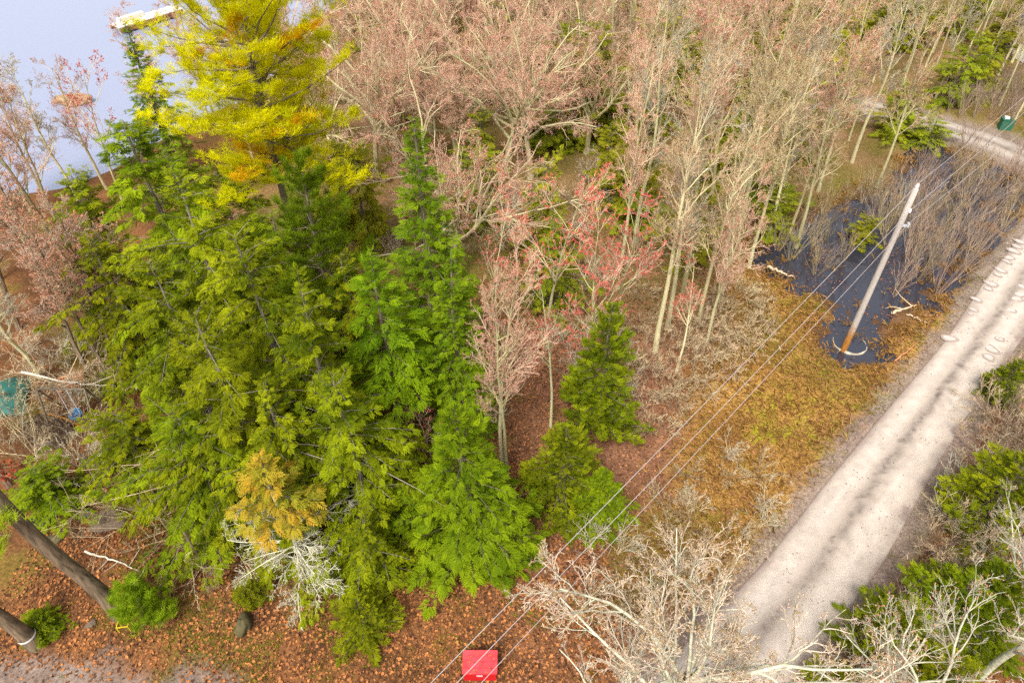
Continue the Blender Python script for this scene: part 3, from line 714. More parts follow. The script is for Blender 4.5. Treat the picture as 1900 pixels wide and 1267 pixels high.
for i in range(4):
    a = bare_tree(90 + i, 3.4, .022, SHR, 1.0, trunk_pts=6, wander=.07, stems=9, stem_spread=.30, twig_r=.007)
    tk = a[0]
    proto('shrub%d' % i, [('stems', tk.mesh('shrub_stems', M['shrub' if i % 2 else 'shrub_purple']), None), ('twigs', a[1].mesh('shrub_twigs', M['shrub' if i % 2 else 'shrub_purple']), None)], (3.4, 1.5))
LOWS = [(5, .3, .9, .6, .16, .03, .1, .9), (4, .3, .8, .5, .16, .02, .2, 1), (3, .3, .8, .5, .14, .0, .2, 1)]
for i in range(2):
    a = bare_tree(96 + i, 1.5, .014, LOWS, 1.0, trunk_pts=5, wander=.12, stems=7, stem_spread=.7, twig_r=.006)
    proto('brush%d' % i, [('stems', a[0].mesh('brush_stems', M['twig_dark' if i else 'twig']), None), ('twigs', a[1].mesh('brush_twigs', M['twig' if i else 'grey_twig']), None)], (1.5, 1.1))
ARC = [(4, .3, .9, .6, .14, -.02, .2, 1), (4, .3, .8, .5, .16, -.02, .2, 1), (2.5, .3, .8, .5, .14, .0, .2, 1)]
for i in range(2):
    a = bare_tree(105 + i, 4.6, .035, ARC, 1.0, trunk_pts=8, wander=.12, stems=7, stem_spread=1.25, twig_r=.007)
    proto('arch%d' % i, [('stems', a[0].mesh('arching_stems', M['twig']), None), ('twigs', a[1].mesh('arching_twigs', M['twig_dark' if i else 'twig']), None)], (4.6, 3.0))
# big lichened trees close to the camera
NEAR = [(20, .3, 1.35, .40, .12, .05, .35, 1.0), (10, .3, .9, .45, .15, .05, .2, 1), (7, .35, .95, .42, .2, .05, .2, 1), (5, .4, .95, .45, .22, .05, .2, 1), (1.8, .3, .9, .45, .2, .0, .4, 1)]
a = bare_tree(120, 13.5, .30, NEAR, .5, wander=.03, bud=.45, bud_size=.022, thick=5, twig_r=.0075)
proto('near0', [('trunk', a[0].mesh('lichened_trunk', M['lichen_bark'], True), None), ('crown', a[1].mesh('lichened_crown', M['lichen_twig']), None), ('buds', a[2].mesh('tan_buds', M['bud_tan']), 'crown')], (13.5, 5))
NEAR2 = [(12, .3, 1.1, .42, .12, .05, .4, 1.0), (8, .3, .8, .45, .14, .05, .2, 1), (6, .35, .9, .45, .18, .04, .2, 1), (4, .4, .9, .45, .2, .04, .2, 1)]
for i in range(2):
    a = bare_tree(123 + i, 10, .16, NEAR2, .5, wander=.04, bud=.45, bud_size=.022, bud_n=1, thick=5, twig_r=.0065)
    proto('near%d' % (i + 1), [('trunk', a[0].mesh('grey_trunk', M['lichen_bark'], True), None), ('crown', a[1].mesh('grey_crown', M['grey_twig']), None), ('buds', a[2].mesh('buds', M['bud_pink']), 'crown')], (10, 4))
# left bank: dark trunks with pale lichened branches
for i in range(2):
    a = bare_tree(130 + i, 11, .15, SLIM, 1.0, wander=.05, bud=.3, bud_size=.04, twig_r=.007)
    proto('dark%d' % i, [('trunk', a[0].mesh('dark_trunk', M['bark_dark']), None), ('crown', a[1].mesh('pale_crown', M['lichen_twig' if i else 'twig']), None), ('buds', a[2].mesh('buds', M['bud_pink']), 'crown')], (11, 3))

# ------------------------------------------------------------------ the trees one by one (photo pixel of the top, height, radius)
def top(key, name, px, py, h, r, label, group=None, cat='tree', rz=None):
    x, y = at(px, py, h)
    return put(key, name, x, y, h, r, label, cat, group, rz)
def foot(key, name, px, py, h, r, label, group=None, cat='tree', rz=None):
    x, y = at(px, py, 0)
    return put(key, name, x, y, h, r, label, cat, group, rz)
G_EV = 'evergreens on the wooded lot'
top('yellow_pine', 'pine_tree', 405, -105, 19, 4.6, 'tall yellowing white pine with orange needle tufts beside the lake', None)
top('pine', 'pine_tree', 560, 300, 12.5, 3.4, 'dark green soft needled pine just under the yellow pine', G_EV)
top('fir0', 'fir_tree', 765, 215, 14.5, 2.7, 'tallest narrow dark spire shaped fir in the middle of the lot', G_EV)
top('fir1', 'fir_tree', 838, 470, 11.0, 2.0, 'shorter narrow fir touching the right flank of the tall spire fir', G_EV)
top('thin_spruce', 'spruce_tree', 690, 468, 11.5, 1.9, 'thin pale green spruce with bare lower trunk left of the tall spire fir', G_EV)
top('spruce0', 'spruce_tree', 858, 748, 9.0, 3.2, 'bright green broad spruce standing behind the red box', G_EV)
top('cedar0', 'cedar_tree', 1140, 560, 8.0, 1.9, 'tall rounded cedar at the edge of the grassy clearing', G_EV)
top('cedar1', 'cedar_tree', 1045, 790, 5.2, 1.9, 'low bushy cedar between the red box spruce and the clearing', G_EV)
top('spruce1', 'spruce_tree', 1120, 870, 3.6, 1.6, 'small dark spruce under the power lines beside the low cedar', G_EV)
top('hemlock0', 'hemlock_tree', 550, 540, 11.5, 3.0, 'hemlock with a bright yellow green tip at the heart of the hemlock mass', G_EV)
top('hemlock1', 'hemlock_tree', 350, 585, 11.5, 3.2, 'hemlock with drooping yellow green sprays beside the dark leaning trunks', G_EV)
top('hemlock2', 'hemlock_tree', 225, 215, 13.0, 4.0, 'thin crowned light green hemlock with lake water showing through', G_EV)
top('hemlock3', 'hemlock_tree', 330, 330, 13.0, 3.4, 'large hemlock with bare grey branches just below the lake shore', G_EV)
top('hemlock0', 'hemlock_tree', 440, 430, 12.5, 3.2, 'hemlock squeezed between the dark pine and the drooping hemlock', G_EV)
top('hemlock2', 'hemlock_tree', 620, 700, 10.0, 2.8, 'hemlock in front of the thin pale spruce', G_EV)
top('hemlock3', 'hemlock_tree', 480, 720, 9.0, 2.4, 'dark hemlock behind the orange tipped dying fir', G_EV)
top('hemlock1', 'hemlock_tree', 330, 760, 7.0, 3.0, 'low shaded hemlock above the blue swing seat and brush', G_EV)
top('hemlock0', 'hemlock_tree', 675, 850, 5.0, 1.6, 'short hemlock beside the left flank of the bright broad spruce', G_EV)
top('hemlock2', 'hemlock_tree', 670, 960, 4.6, 1.5, 'small hemlock close to the lichen whitened dead branches', G_EV)
top('cedar1', 'cedar_tree', 660, 1110, 2.6, 1.3, 'small bright cedar at the litter edge below the dead branches', G_EV)
top('hemlock3', 'hemlock_tree', 270, 480, 10.5, 3.0, 'hemlock leaning over the dark trunks on the left bank', G_EV)
top('hemlock1', 'hemlock_tree', 625, 470, 9.0, 2.2, 'shaded hemlock hidden behind the thin pale spruce', G_EV)
top('fir1', 'fir_tree', 228, 40, 11.0, 2.2, 'dark ragged spire tree standing at the water in front of the dock')
foot('pine_bush', 'pine_bush', 290, 1152, 2.4, 1.6, 'round bright green pine bush at the foot of the thick trunk', cat='bush')
foot('cedar0', 'cedar_bush', 85, 1165, 1.0, .9, 'low dull green bush beside the white banded trunk', cat='bush')
foot('cedar0', 'cedar_bush', 470, 1110, 1.0, .7, 'tiny green sapling left of the dead lichened branches', cat='bush')
top('hemlock2', 'hemlock_tree', 400, 310, 10.0, 3.0, 'hemlock standing under the left side of the yellow pine')
top('hemlock1', 'hemlock_tree', 300, 270, 9.0, 2.6, 'hemlock between the ragged spire and the yellow pine')
top('hemlock0', 'hemlock_tree', 500, 385, 10.0, 2.8, 'hemlock in front of the yellow pine trunk')
# shaded evergreens behind the leafless trees
for px, py, h, r, lb in [(1030, 420, 5.5, 2.0, 'hemlock behind the red flowering maple'), (1110, 40, 9, 2.8, 'hemlock behind the big pink maple on its right side'),
                         (1240, 20, 9, 2.8, 'green hemlock among the pale slim trees at the back'), (1600, 10, 8, 2.6, 'hemlock at the back of the grey wood'),
                         (1310, 350, 5, 2.0, 'young hemlock among the slim trunks behind the clearing'), (1010, 290, 7, 2.2, 'hemlock half hidden inside the big pink maple'),
                         (1530, 180, 5, 2.0, 'young hemlock between the pale trunks near the back road'), (1700, 150, 4.5, 2.0, 'mossy green hemlock beside the back road'),
                         (1820, 60, 6, 2.2, 'far hemlock above the bend of the back road'), (650, 260, 7, 2.2, 'hemlock between the yellow pine and the big pink maple'),
                         (1190, 240, 6, 2.2, 'hemlock behind the tallest slim trunks'), (1400, 90, 7, 2.4, 'hemlock deep in the slim pink wood'), (1620, 385, 2.2, 1.2, 'small green hemlock at the far edge of the pond'),
                         (1450, 350, 3.4, 1.6, 'low hemlock near the left end of the pond')]:
    top('pale_hemlock%d' % random.randrange(2), 'hemlock_tree', px, py, h, r, lb, 'hemlocks among the leafless trees')
foot('pale_hemlock0', 'hemlock_tree', 1655, 248, 3.2, 2.0, 'bushy pale hemlock hiding the end of the back road')
foot('pale_hemlock1', 'hemlock_tree', 1715, 262, 2.6, 1.8, 'smaller pale hemlock where the back road comes into view')
# right of the road
for px, py, h, r, lb in [(1925, 850, 4.6, 2.2, 'yellow green cedar beside the road under red budded twigs'), (1800, 1070, 3.6, 2.0, 'dark cedar under the grey lichened branches'),
                         (1690, 1130, 3.2, 1.7, 'cedar nearest the road in the bottom corner'), (1890, 1060, 4.0, 2.0, 'cedar at the right edge below the yellow green one'), (1900, 668, 2.8, 1.1, 'green cedar tip poking out beside the road bank'),
                         (1590, 1262, 2.6, 1.3, 'low cedar under the pale branches at the bottom of the road'), (1790, 1230, 3.4, 2.0, 'bottommost cedar in the corner under the grey branches')]:
    top('cedar%d' % random.randrange(2), 'cedar_tree', px, py, h, r, lb, 'cedars across the road')
foot('red1', 'maple_tree', 1880, 1010, 4.2, 2.4, 'low red budded maple over the yellow green cedar beside the road', None)

# leafless trees
foot('broad0', 'maple_tree', 845, 520, 14.5, 6.6, 'big round leafless maple with dense pinkish twigs behind the tall fir')
foot('broad1', 'maple_tree', 700, 330, 15, 6.0, 'leafless pink maple between the yellow pine and the big round maple')
foot('broad2', 'maple_tree', 985, 330, 15, 6.0, 'leafless maple with spreading pale limbs right behind the big round maple')
foot('broad1', 'maple_tree', 800, 240, 14, 6.0, 'pink twigged maple at the back behind the big round maple', rz=2.0)
SL = 'slim leafless trees behind the clearing'
slim = [(1215, 655, 14.5, 'slim'), (1238, 610, 14), (1312, 640, 9.5), (1296, 600, 12), (1265, 555, 15), (1335, 560, 12), (1178, 450, 14), (1150, 500, 12), (1480, 455, 12.5), (1462, 440, 12),
        (1390, 495, 12), (1425, 440, 12), (1370, 430, 14), (1440, 385, 14), (1300, 480, 15), (1345, 465, 14)]
slim_labels = ['tall pale trunk with blue mark nearest the clearing', 'pale forked trunk close behind the trunk nearest the clearing', 'short leaning mossy tree at the edge of the golden grass',
  'lichened slim tree just behind the short mossy one', 'tallest slim pink topped tree behind the clearing', 'slim tree with red buds beside the golden grass', 'straight slim tree right of the big pink maple',
  'thin tree in front of the straight slim tree by the maple', 'grey trunk rising at the left end of the pond', 'slender tree beside the grey trunk at the pond end', 'greenish stemmed tree at the back of the golden grass',
  'slim tree between the pond end and the golden grass', 'pink budded tree deep behind the golden grass', 'pale tree behind the pond end trunks', 'slim tree behind the tallest slim pink topped tree', 'thin pale tree in the gap left of the pond']
for k, (q, lb) in enumerate(zip(slim, slim_labels)):
    foot('slim%d' % ((k * 2 + 1) % 5), 'bare_tree', q[0], q[1], q[2], q[2] * .23, lb, SL)
foot('slim0', 'bare_tree', 932, 868, 11.5, 2.4, 'straight pale grey birch like trunk rising in front of the dark shade', None)
foot('slim2', 'bare_tree', 941, 872, 10.8, 2.0, 'second straight trunk growing tight beside the pale grey one', None)
foot('red0', 'maple_tree', 1078, 800, 10, 2.8, 'forked lichened maple rising from the low cedars with red flowers', None)
foot('red1', 'maple_tree', 1022, 790, 9, 2.3, 'thin red flowering maple left of the forked lichened one', None)
foot('red2', 'maple_tree', 1010, 650, 10.5, 3.2, 'spreading red flowering maple behind the pale grey trunk', None)
foot('red0', 'maple_tree', 1140, 660, 10, 3.0, 'brightest red flowering maple beside the tall rounded cedar', None)
foot('red1', 'maple_tree', 905, 640, 8.5, 2.4, 'red budded sapling right of the tall spire fir', None)
foot('red2', 'maple_tree', 805, 870, 4.6, 1.3, 'small vivid red budded sapling behind the bright broad spruce', None)
foot('red1', 'maple_tree', 1255, 690, 7, 2.0, 'low red tinged maple in the leaf litter by the clearing', None)
# lake side
LK = 'leafless trees on the lake bank'
for k, (px, py, h, lb) in enumerate([(200, 690, 9.5, 'thickest dark mossy trunk on the left bank'), (225, 680, 9, 'dark trunk right of the mossy one'), (275, 650, 8, 'thin dark trunk below the hemlock sprays'),
                           (150, 600, 9, 'grey branched tree behind the mossy trunk'), (95, 520, 8, 'leafless tree by the reddish shore ground'), (165, 690, 8, 'pale lichened tree left of the mossy trunk')]):
    foot('dark%d' % (k % 2), 'bare_tree', px, py, h, 2.4, lb, LK)
for k, (px, py, h, lb) in enumerate([(110, 420, 9, 'pink budded tree standing against the lake'), (230, 380, 10, 'salmon budded tree rising in front of the rock in the lake'), (60, 470, 8.5, 'grey twigged tree at the far left shore'),
                           (330, 300, 10, 'bare tree between the ragged spire and the yellow pine'), (410, 250, 11, 'bare tree half behind the yellow pine'), (20, 400, 7, 'red twigged shrubby tree at the left shore edge'), (380, 200, 9, 'thin pink tree in front of the white dock')]):
    foot(['slim4', 'red2', 'slim3', 'slim0', 'slim2', 'red1', 'slim0'][k], 'bare_tree', px, py, h, 2.6, lb, LK)
top('hemlock2', 'hemlock_tree', 125, 315, 9.5, 3.0, 'open hemlock nearest the lake with pink twigs in front')
top('hemlock1', 'hemlock_tree', 165, 430, 8.0, 2.8, 'low hemlock over the red shore litter on the left')
for k, (px, py, h, lb) in enumerate([(35, 610, 8, 'pale many branched tree at the left edge above the teal tarp'), (-30, 640, 8.5, 'pale tree whose branches enter at the left edge'), (75, 700, 7, 'low grey tree beside the teal tarp'),
                           (0, 520, 8, 'grey pink tree at the left edge of the shore litter'), (120, 480, 8, 'bare tree in front of the open shore hemlock'), (55, 390, 8, 'pink twigged tree overlapping the lake at the left')]):
    foot(['dark1', 'dark1', 'slim3', 'slim2', 'slim4', 'slim0'][k], 'bare_tree', px, py, h, 2.8, lb, LK)
for k, (px, py, h, lb) in enumerate([(20, 388, 10, 'tall grey pink tree screening the lake at the left'), (88, 376, 9, 'thin pink tree in front of the lake left of the boulder'), (142, 366, 9, 'thin tree whose twigs cross the lake boulder'),
                           (-38, 400, 10, 'pink tree reaching in over the lake from the left edge'), (196, 345, 9, 'bare tree between the lake boulder and the ragged spire')]):
    foot(['slim4', 'slim0', 'slim3', 'slim4', 'slim2'][k], 'bare_tree', px, py, h, 2.6, lb, LK)
# left edge near
foot('dark1', 'bare_tree', 15, 900, 8.5, 3.2, 'lichened leafless tree over the teal tarp at the left edge', None)
# near the camera
x, y = 4.2, 7.4
put('near0', 'lichened_tree', x, y, 13.8, 5.4, 'large pale lichened leafless tree spreading over the road at the bottom', 'tree', None, 0.6)
put('near1', 'lichened_tree', *at(1720, 1330, 5), 10.0, 4.2, 'grey lichened leafless tree over the cedars in the bottom right corner', 'tree', None, 1.0)
put('near2', 'lichened_tree', *at(1905, 1180, 4), 9.0, 3.6, 'leafless grey tree at the right edge above the dark cedars', 'tree', None, 3.0)
put('near2', 'lichened_tree', *at(1650, 1290, 2), 6.5, 3.0, 'fine twigged lichened tree beside the end of the road bank', 'tree', None, 2.2)
put('near1', 'lichened_tree', *at(1860, 1100, 1), 6.0, 2.8, 'grey twigged small tree in the middle of the corner cedars', 'tree', None, 5.2)
put('near1', 'lichened_tree', *at(1940, 900, 1), 7.0, 3.0, 'pinkish leafless tree beyond the orange tinged cedar', 'tree', None, 4.0)
put('near2', 'lichened_tree', *at(1140, 1360, 3), 7.5, 3.4, 'low lichened tree beside the red box', 'tree', None, 5.0)

LANDMARKS = [('the utility pole', 1575, 640), ('the bleached log by the pond', 1680, 575), ('the far pond end', 1880, 330), ('the left end of the pond', 1440, 470), ('the bend of the back road', 1760, 245),
             ('the green utility box', 1862, 240), ('the white house', 1950, 140), ('the big round maple', 845, 520), ('the tall spire fir', 800, 690), ('the brightest red maple', 1140, 660), ('the rounded cedar', 1130, 830),
             ('the mossy leaning tree', 1312, 640), ('the red box', 890, 1250), ('the lone road puddle', 1760, 629), ('the puddle pair', 1835, 655), ('the big lichened tree', 1310, 1180), ('the grey corner tree', 1720, 1290),
             ('the flat boulder', 205, 968), ('the blue swing', 141, 785), ('the teal tarp', 22, 745), ('the mossy leaning trunk', 200, 690), ('the yellow pine', 540, 420), ('the white dock', 330, 60), ('the pale log on the pond bank', 1450, 505), ('the forked lichened maple', 1078, 800)]
LM = [(n_, *at(px, py)) for n_, px, py in LANDMARKS]
DEFER = []
def where(x, y):
    n_, lx, ly = min(LM, key=lambda q: (q[1] - x) ** 2 + (q[2] - y) ** 2)
    dx, dy = x - lx, y - ly; d_ = math.hypot(dx, dy)
    far_ = 'close' if d_ < 3 else ('just' if d_ < 8 else 'far')
    return far_ + (' right of ' if dx > 0 else ' left of ' if abs(dx) > abs(dy) else '') + n_ if abs(dx) > abs(dy) else far_ + (' behind ' if dy > 0 else ' in front of ') + n_
def relabel():
    from collections import defaultdict
    D = defaultdict(list)
    for e_, look, loc_ in DEFER: D[(look, loc_)].append(e_)
    for (look, loc_), L_ in D.items():
        L_.sort(key=lambda o_: -o_.scale[2]); m_ = len(L_)
        o_n = ['', 'second ', 'third ', 'fourth ', 'fifth ', 'sixth ', 'seventh ', 'eighth ', 'ninth ', 'tenth ', 'eleventh ', 'twelfth ', 'thirteenth ', 'fourteenth ', 'fifteenth ', 'sixteenth ', 'seventeenth ', 'eighteenth ', 'nineteenth ', 'twentieth ']
        rank = [''] if m_ == 1 else ['taller ', 'shorter '] if m_ == 2 else [o_n[min(i_, 19)] + 'tallest ' for i_ in range(m_ - 1)] + ['shortest ']
        for o_, r_ in zip(L_, rank): o_['label'] = r_ + look + ' ' + loc_
# scattered leafless wood at the back
LAB = [('grey leafless tree in the far wood beyond the back road', 'leafless trees beyond the back road'), ('slim leafless tree standing in or beside the flooded ground', 'leafless trees round the flooded ground'),
       ('leafless pink budded tree in the wood behind the big maple', 'leafless trees behind the big maple'), ('leafless pale tree in the slim wood left of the back road', 'leafless trees left of the back road')]
placed = []
rs = np.random.default_rng(5)
tries = 0
while len(placed) < 170 and tries < 6000:
    tries += 1
    X_, Y_ = rs.uniform(-22, 62), rs.uniform(38, 92)
    if X_ < 8 and Y_ < 46: continue
    if X_ > 16 and Y_ < 42 : continue
    if abs(X_) > 0.75 * Y_ + 4: continue
    ax, ay = np.array([X_]), np.array([Y_])
    if road_d(ax, ay)[0] < 1.2 or lake_side(ax, ay)[0] > -1.5: continue
    pdv = sdist(POND, ax, ay)[0]
    if X_ > 27 and Y_ < np.interp(X_, ROAD2[::-1, 0], ROAD2[::-1, 1]): continue
    if pdv < -1.5: continue
    if any((X_ - a) ** 2 + (Y_ - b) ** 2 < 3.1 ** 2 for a, b in placed): continue
    placed.append((X_, Y_))
    far_side = Y_ > np.interp(X_, ROAD2[::-1, 0], ROAD2[::-1, 1]) and X_ > 33
    h_ = rs.uniform(10.5, 14.5)
    if X_ > 26 and not far_side: h_ = rs.uniform(6, 9)
    if far_side: key, lab, h_ = 'slim%d' % rs.choice([1, 2, 3, 3]), LAB[0], rs.uniform(9, 13)
    elif pdv < 4: key, lab = 'slim%d' % rs.choice([1, 2, 3]), LAB[1]
    elif X_ < 6: key, lab = rs.choice(['slim0', 'slim4', 'broad0', 'broad2']), LAB[2]
    else: key, lab = 'slim%d' % rs.choice([0, 4, 2, 1]), LAB[3]
    e_ = put(key, 'bare_tree', X_, Y_, h_, None, lab[0], 'tree', lab[1])
    DEFER.append((e_, {'0': 'pink topped', '1': 'tan twigged', '2': 'pinkish tan', '3': 'grey twigged', '4': 'salmon budded'}[key[-1]] + (' spreading' if 'broad' in key else ' slim') + ' leafless tree', where(X_, Y_)))

n_f = 0
while n_f < 26:
    X_, Y_ = rs.uniform(30, 60), rs.uniform(52, 88); ax, ay = np.array([X_]), np.array([Y_])
    if X_ > .74 * Y_ + 2 or road_d(ax, ay)[0] < 1.5 or Y_ < np.interp(X_, ROAD2[::-1, 0], ROAD2[::-1, 1]) or any((X_ - a) ** 2 + (Y_ - b) ** 2 < 2.4 ** 2 for a, b in placed): continue
    n_f += 1; placed.append((X_, Y_)); key = 'slim%d' % [3, 2, 1][n_f % 3]
    e_ = put(key, 'bare_tree', X_, Y_, rs.uniform(8, 12), None, 'x', 'tree', LAB[0][1])
    DEFER.append((e_, {'1': 'tan twigged', '2': 'pinkish tan', '3': 'grey twigged'}[key[-1]] + ' slim leafless tree', where(X_, Y_)))
n_y = 0
while n_y < 66:
    X_, Y_ = rs.uniform(-14, 50), rs.uniform(36, 80); ax, ay = np.array([X_]), np.array([Y_])
    if abs(X_) > 0.72 * Y_ or road_d(ax, ay)[0] < 2 or lake_side(ax, ay)[0] > -3 or sdist(POND, ax, ay)[0] < 1: continue
    n_y += 1
    e_ = put('pale_hemlock%d' % (n_y % 2), 'hemlock_tree', X_, Y_, rs.uniform(2.5, 6), rs.uniform(1.6, 2.6), 'x', 'tree', 'young hemlocks under the leafless trees')
    DEFER.append((e_, 'young green hemlock', where(X_, Y_)))
for k, (px, py, h_, lb) in enumerate([(385, 985, 3.8, 'wide arching tan brush between the flat boulder and the hemlocks'), (250, 905, 3.4, 'arching tan brush between the blue swing and the flat boulder'), (300, 960, 3.2, 'low arching brush behind the flat boulder'),
                                     (70, 850, 3.4, 'arching brush right of the red leafed shrub'), (120, 720, 3.4, 'arching brush around the wooden pallet'), (440, 1010, 2.8, 'short arching brush nearest the dying fir')]):
    foot('arch%d' % (k % 2), 'arching_brush', px, py, h_, h_ * .75, lb, 'arching brush on the left', 'shrub')
for k, (px, py, h_, r_, lb) in enumerate([(210, 770, 4.2, 2.4, 'low dark hemlock right of the blue swing'), (60, 870, 2.6, 1.8, 'small shaded hemlock left of the arching brush'), (330, 800, 3.0, 1.8, 'small shaded hemlock behind the arching brush')]):
    top('hemlock%d' % k, 'hemlock_tree', px, py, h_, r_, lb, G_EV)
# swamp shrubs and brush
LOOK = {'shrub0': 'purple brown', 'shrub1': 'olive tan', 'shrub2': 'dense purple brown', 'shrub3': 'open olive', 'brush0': 'low grey', 'brush1': 'low brown'}
def scatter(key_n, name, n, poly_, hlo, hhi, label, group, seed, keep=None, cat='shrub', sep=.8):
    r_ = np.random.default_rng(seed); lo, hi = poly_.min(0), poly_.max(0); done = []; tr_ = 0
    while len(done) < n and tr_ < n * 60:
        tr_ += 1
        p_ = lo + (hi - lo) * r_.random(2); ax, ay = p_[:1], p_[1:]
        if not inside(poly_, ax, ay)[0] or road_d(ax, ay)[0] < .7: continue
        if keep and not keep(p_): continue
        if any((p_[0] - a) ** 2 + (p_[1] - b) ** 2 < sep ** 2 for a, b in done): continue
        done.append(tuple(p_)); h_ = r_.uniform(hlo, hhi)
        k_ = key_n[r_.integers(len(key_n))]
        e_ = put(k_, name, p_[0], p_[1], h_, None, label, cat, group)
        DEFER.append((e_, LOOK[k_] + ' ' + ('shrub' if cat == 'shrub' and 'brush' not in name else 'brush'), where(p_[0], p_[1])))
open_water = poly([(1560, 560), (1600, 520), (1660, 560), (1640, 620), (1600, 660), (1530, 655), (1530, 600)])
SW = poly([(1660, 560), (1720, 570), (1800, 505), (1885, 400), (1920, 362), (1850, 335), (1760, 315), (1700, 330), (1640, 400), (1640, 490)])
scatter(['shrub0', 'shrub1', 'shrub2', 'shrub3'], 'swamp_shrub', 36, SW, 2.8, 4.6, 'thin stemmed leafless shrub standing in the dark pond water', 'shrubs in the pond', 1, lambda p_: not inside(open_water, p_[:1], p_[1:])[0], sep=1.0)
SW2 = poly([(1430, 470), (1500, 520), (1560, 500), (1640, 400), (1660, 330), (1560, 370), (1460, 410)])
scatter(['shrub0', 'shrub1', 'shrub3'], 'swamp_shrub', 20, SW2, 1.8, 3.2, 'low leafless shrub in the shaded left part of the pond', 'shrubs in the left part of the pond', 2, sep=1.0)
SWL = poly([(1730, 255), (1800, 285), (1900, 305), (1990, 345), (1990, 250), (1900, 180), (1800, 150), (1740, 180)])
scatter(['shrub0', 'shrub2', 'shrub0'], 'roadside_shrub', 60, SWL, 2.2, 3.4, 'purple brown leafless shrub beyond the back road', 'shrubs along the back road', 3, sep=1.1)
BR = poly([(1180, 960), (1330, 830), (1500, 900), (1420, 1030), (1280, 1160), (1050, 1170), (1100, 1000)])
scatter(['brush0', 'brush1'], 'brush_clump', 22, BR, .8, 1.7, 'knee high leafless brush in the golden clearing', 'brush in the clearing', 4, sep=.9)
BR2 = poly([(1740, 880), (1830, 740), (1930, 640), (2000, 700), (1950, 1000), (1700, 1250), (1560, 1280), (1640, 1080)])
scatter(['brush0', 'brush1', 'shrub0'], 'brush_clump', 75, BR2, 1.2, 2.6, 'grey leafless brush on the gravel bank right of the road', 'brush right of the road', 5, sep=.75)
BR3 = poly([(1180, 640), (1300, 560), (1420, 510), (1420, 620), (1330, 720), (1200, 820)])
scatter(['brush1'], 'brush_clump', 30, BR3, 1.0, 2.0, 'pinkish leafless brush in the leaf litter behind the clearing', 'brush behind the clearing', 6, sep=.8)
BR4 = poly([(-40, 620), (160, 640), (480, 800), (470, 930), (250, 900), (-40, 860)])
scatter(['brush0', 'brush1', 'shrub1'], 'brush_clump', 40, BR4, 1.2, 2.4, 'tangled leafless brush under the hemlocks on the left', 'brush under the hemlocks', 8, sep=.9)
scatter(['brush0', 'brush1'], 'brush_clump', 26, poly([(760, 640), (1200, 480), (1200, 780), (1000, 900), (800, 820)]), 1.0, 2.2, 'leafless brush under the red flowering maples', 'brush under the maples', 9, sep=.9)
scatter(['brush0', 'brush1'], 'brush_clump', 24, poly([(640, 600), (900, 480), (1150, 430), (1200, 330), (800, 330)]), 1.5, 2.6, 'leafless brush under the big pink maple', 'brush under the big maple', 10, sep=1.2)

relabel()
# the dying fir: orange tipped, its lower branches white with lichen
e = empty('dying_fir', (*at(574, 1068, 0), 0)); tag(e, 'dying fir with yellow orange tip and lower branches white with lichen', 'tree')
tk, cr = conifer(140, 7.6, 1.7, 0.60, 70, 16, 0.36, 'fir', 0.9, 0.2, .8, .3, FROND_N, 0)
tk.build('trunk', M['bark'], e)
M['dying'] = mat('yellow_orange_needles', (0.23, 0.27, 0.014), (0.54, 0.31, 0.022), transl=.25, nscale=.9, noise_amt=.5)
cr.build('crown', M['dying'], e)
DB = [(34, .8, 1.7, .33, .14, -.01, .06, .66), (10, .4, 1.0, .42, .2, .0, .15, 1), (5.5, .4, 1.0, .45, .22, .0, .15, 1), (3, .4, 1.0, .5, .2, .0, .2, 1)]
a = bare_tree(141, 7.0, .08, DB, .9, twig_r=.0065)
M['white_lichen'] = mat('white_lichen_twigs', (0.40, 0.36, 0.25), (0.68, 0.66, 0.50), noise_amt=.3)
a[1].build('lichened_branches', M['white_lichen'], e); a[0].build('dead_limbs', M['white_lichen'], e)

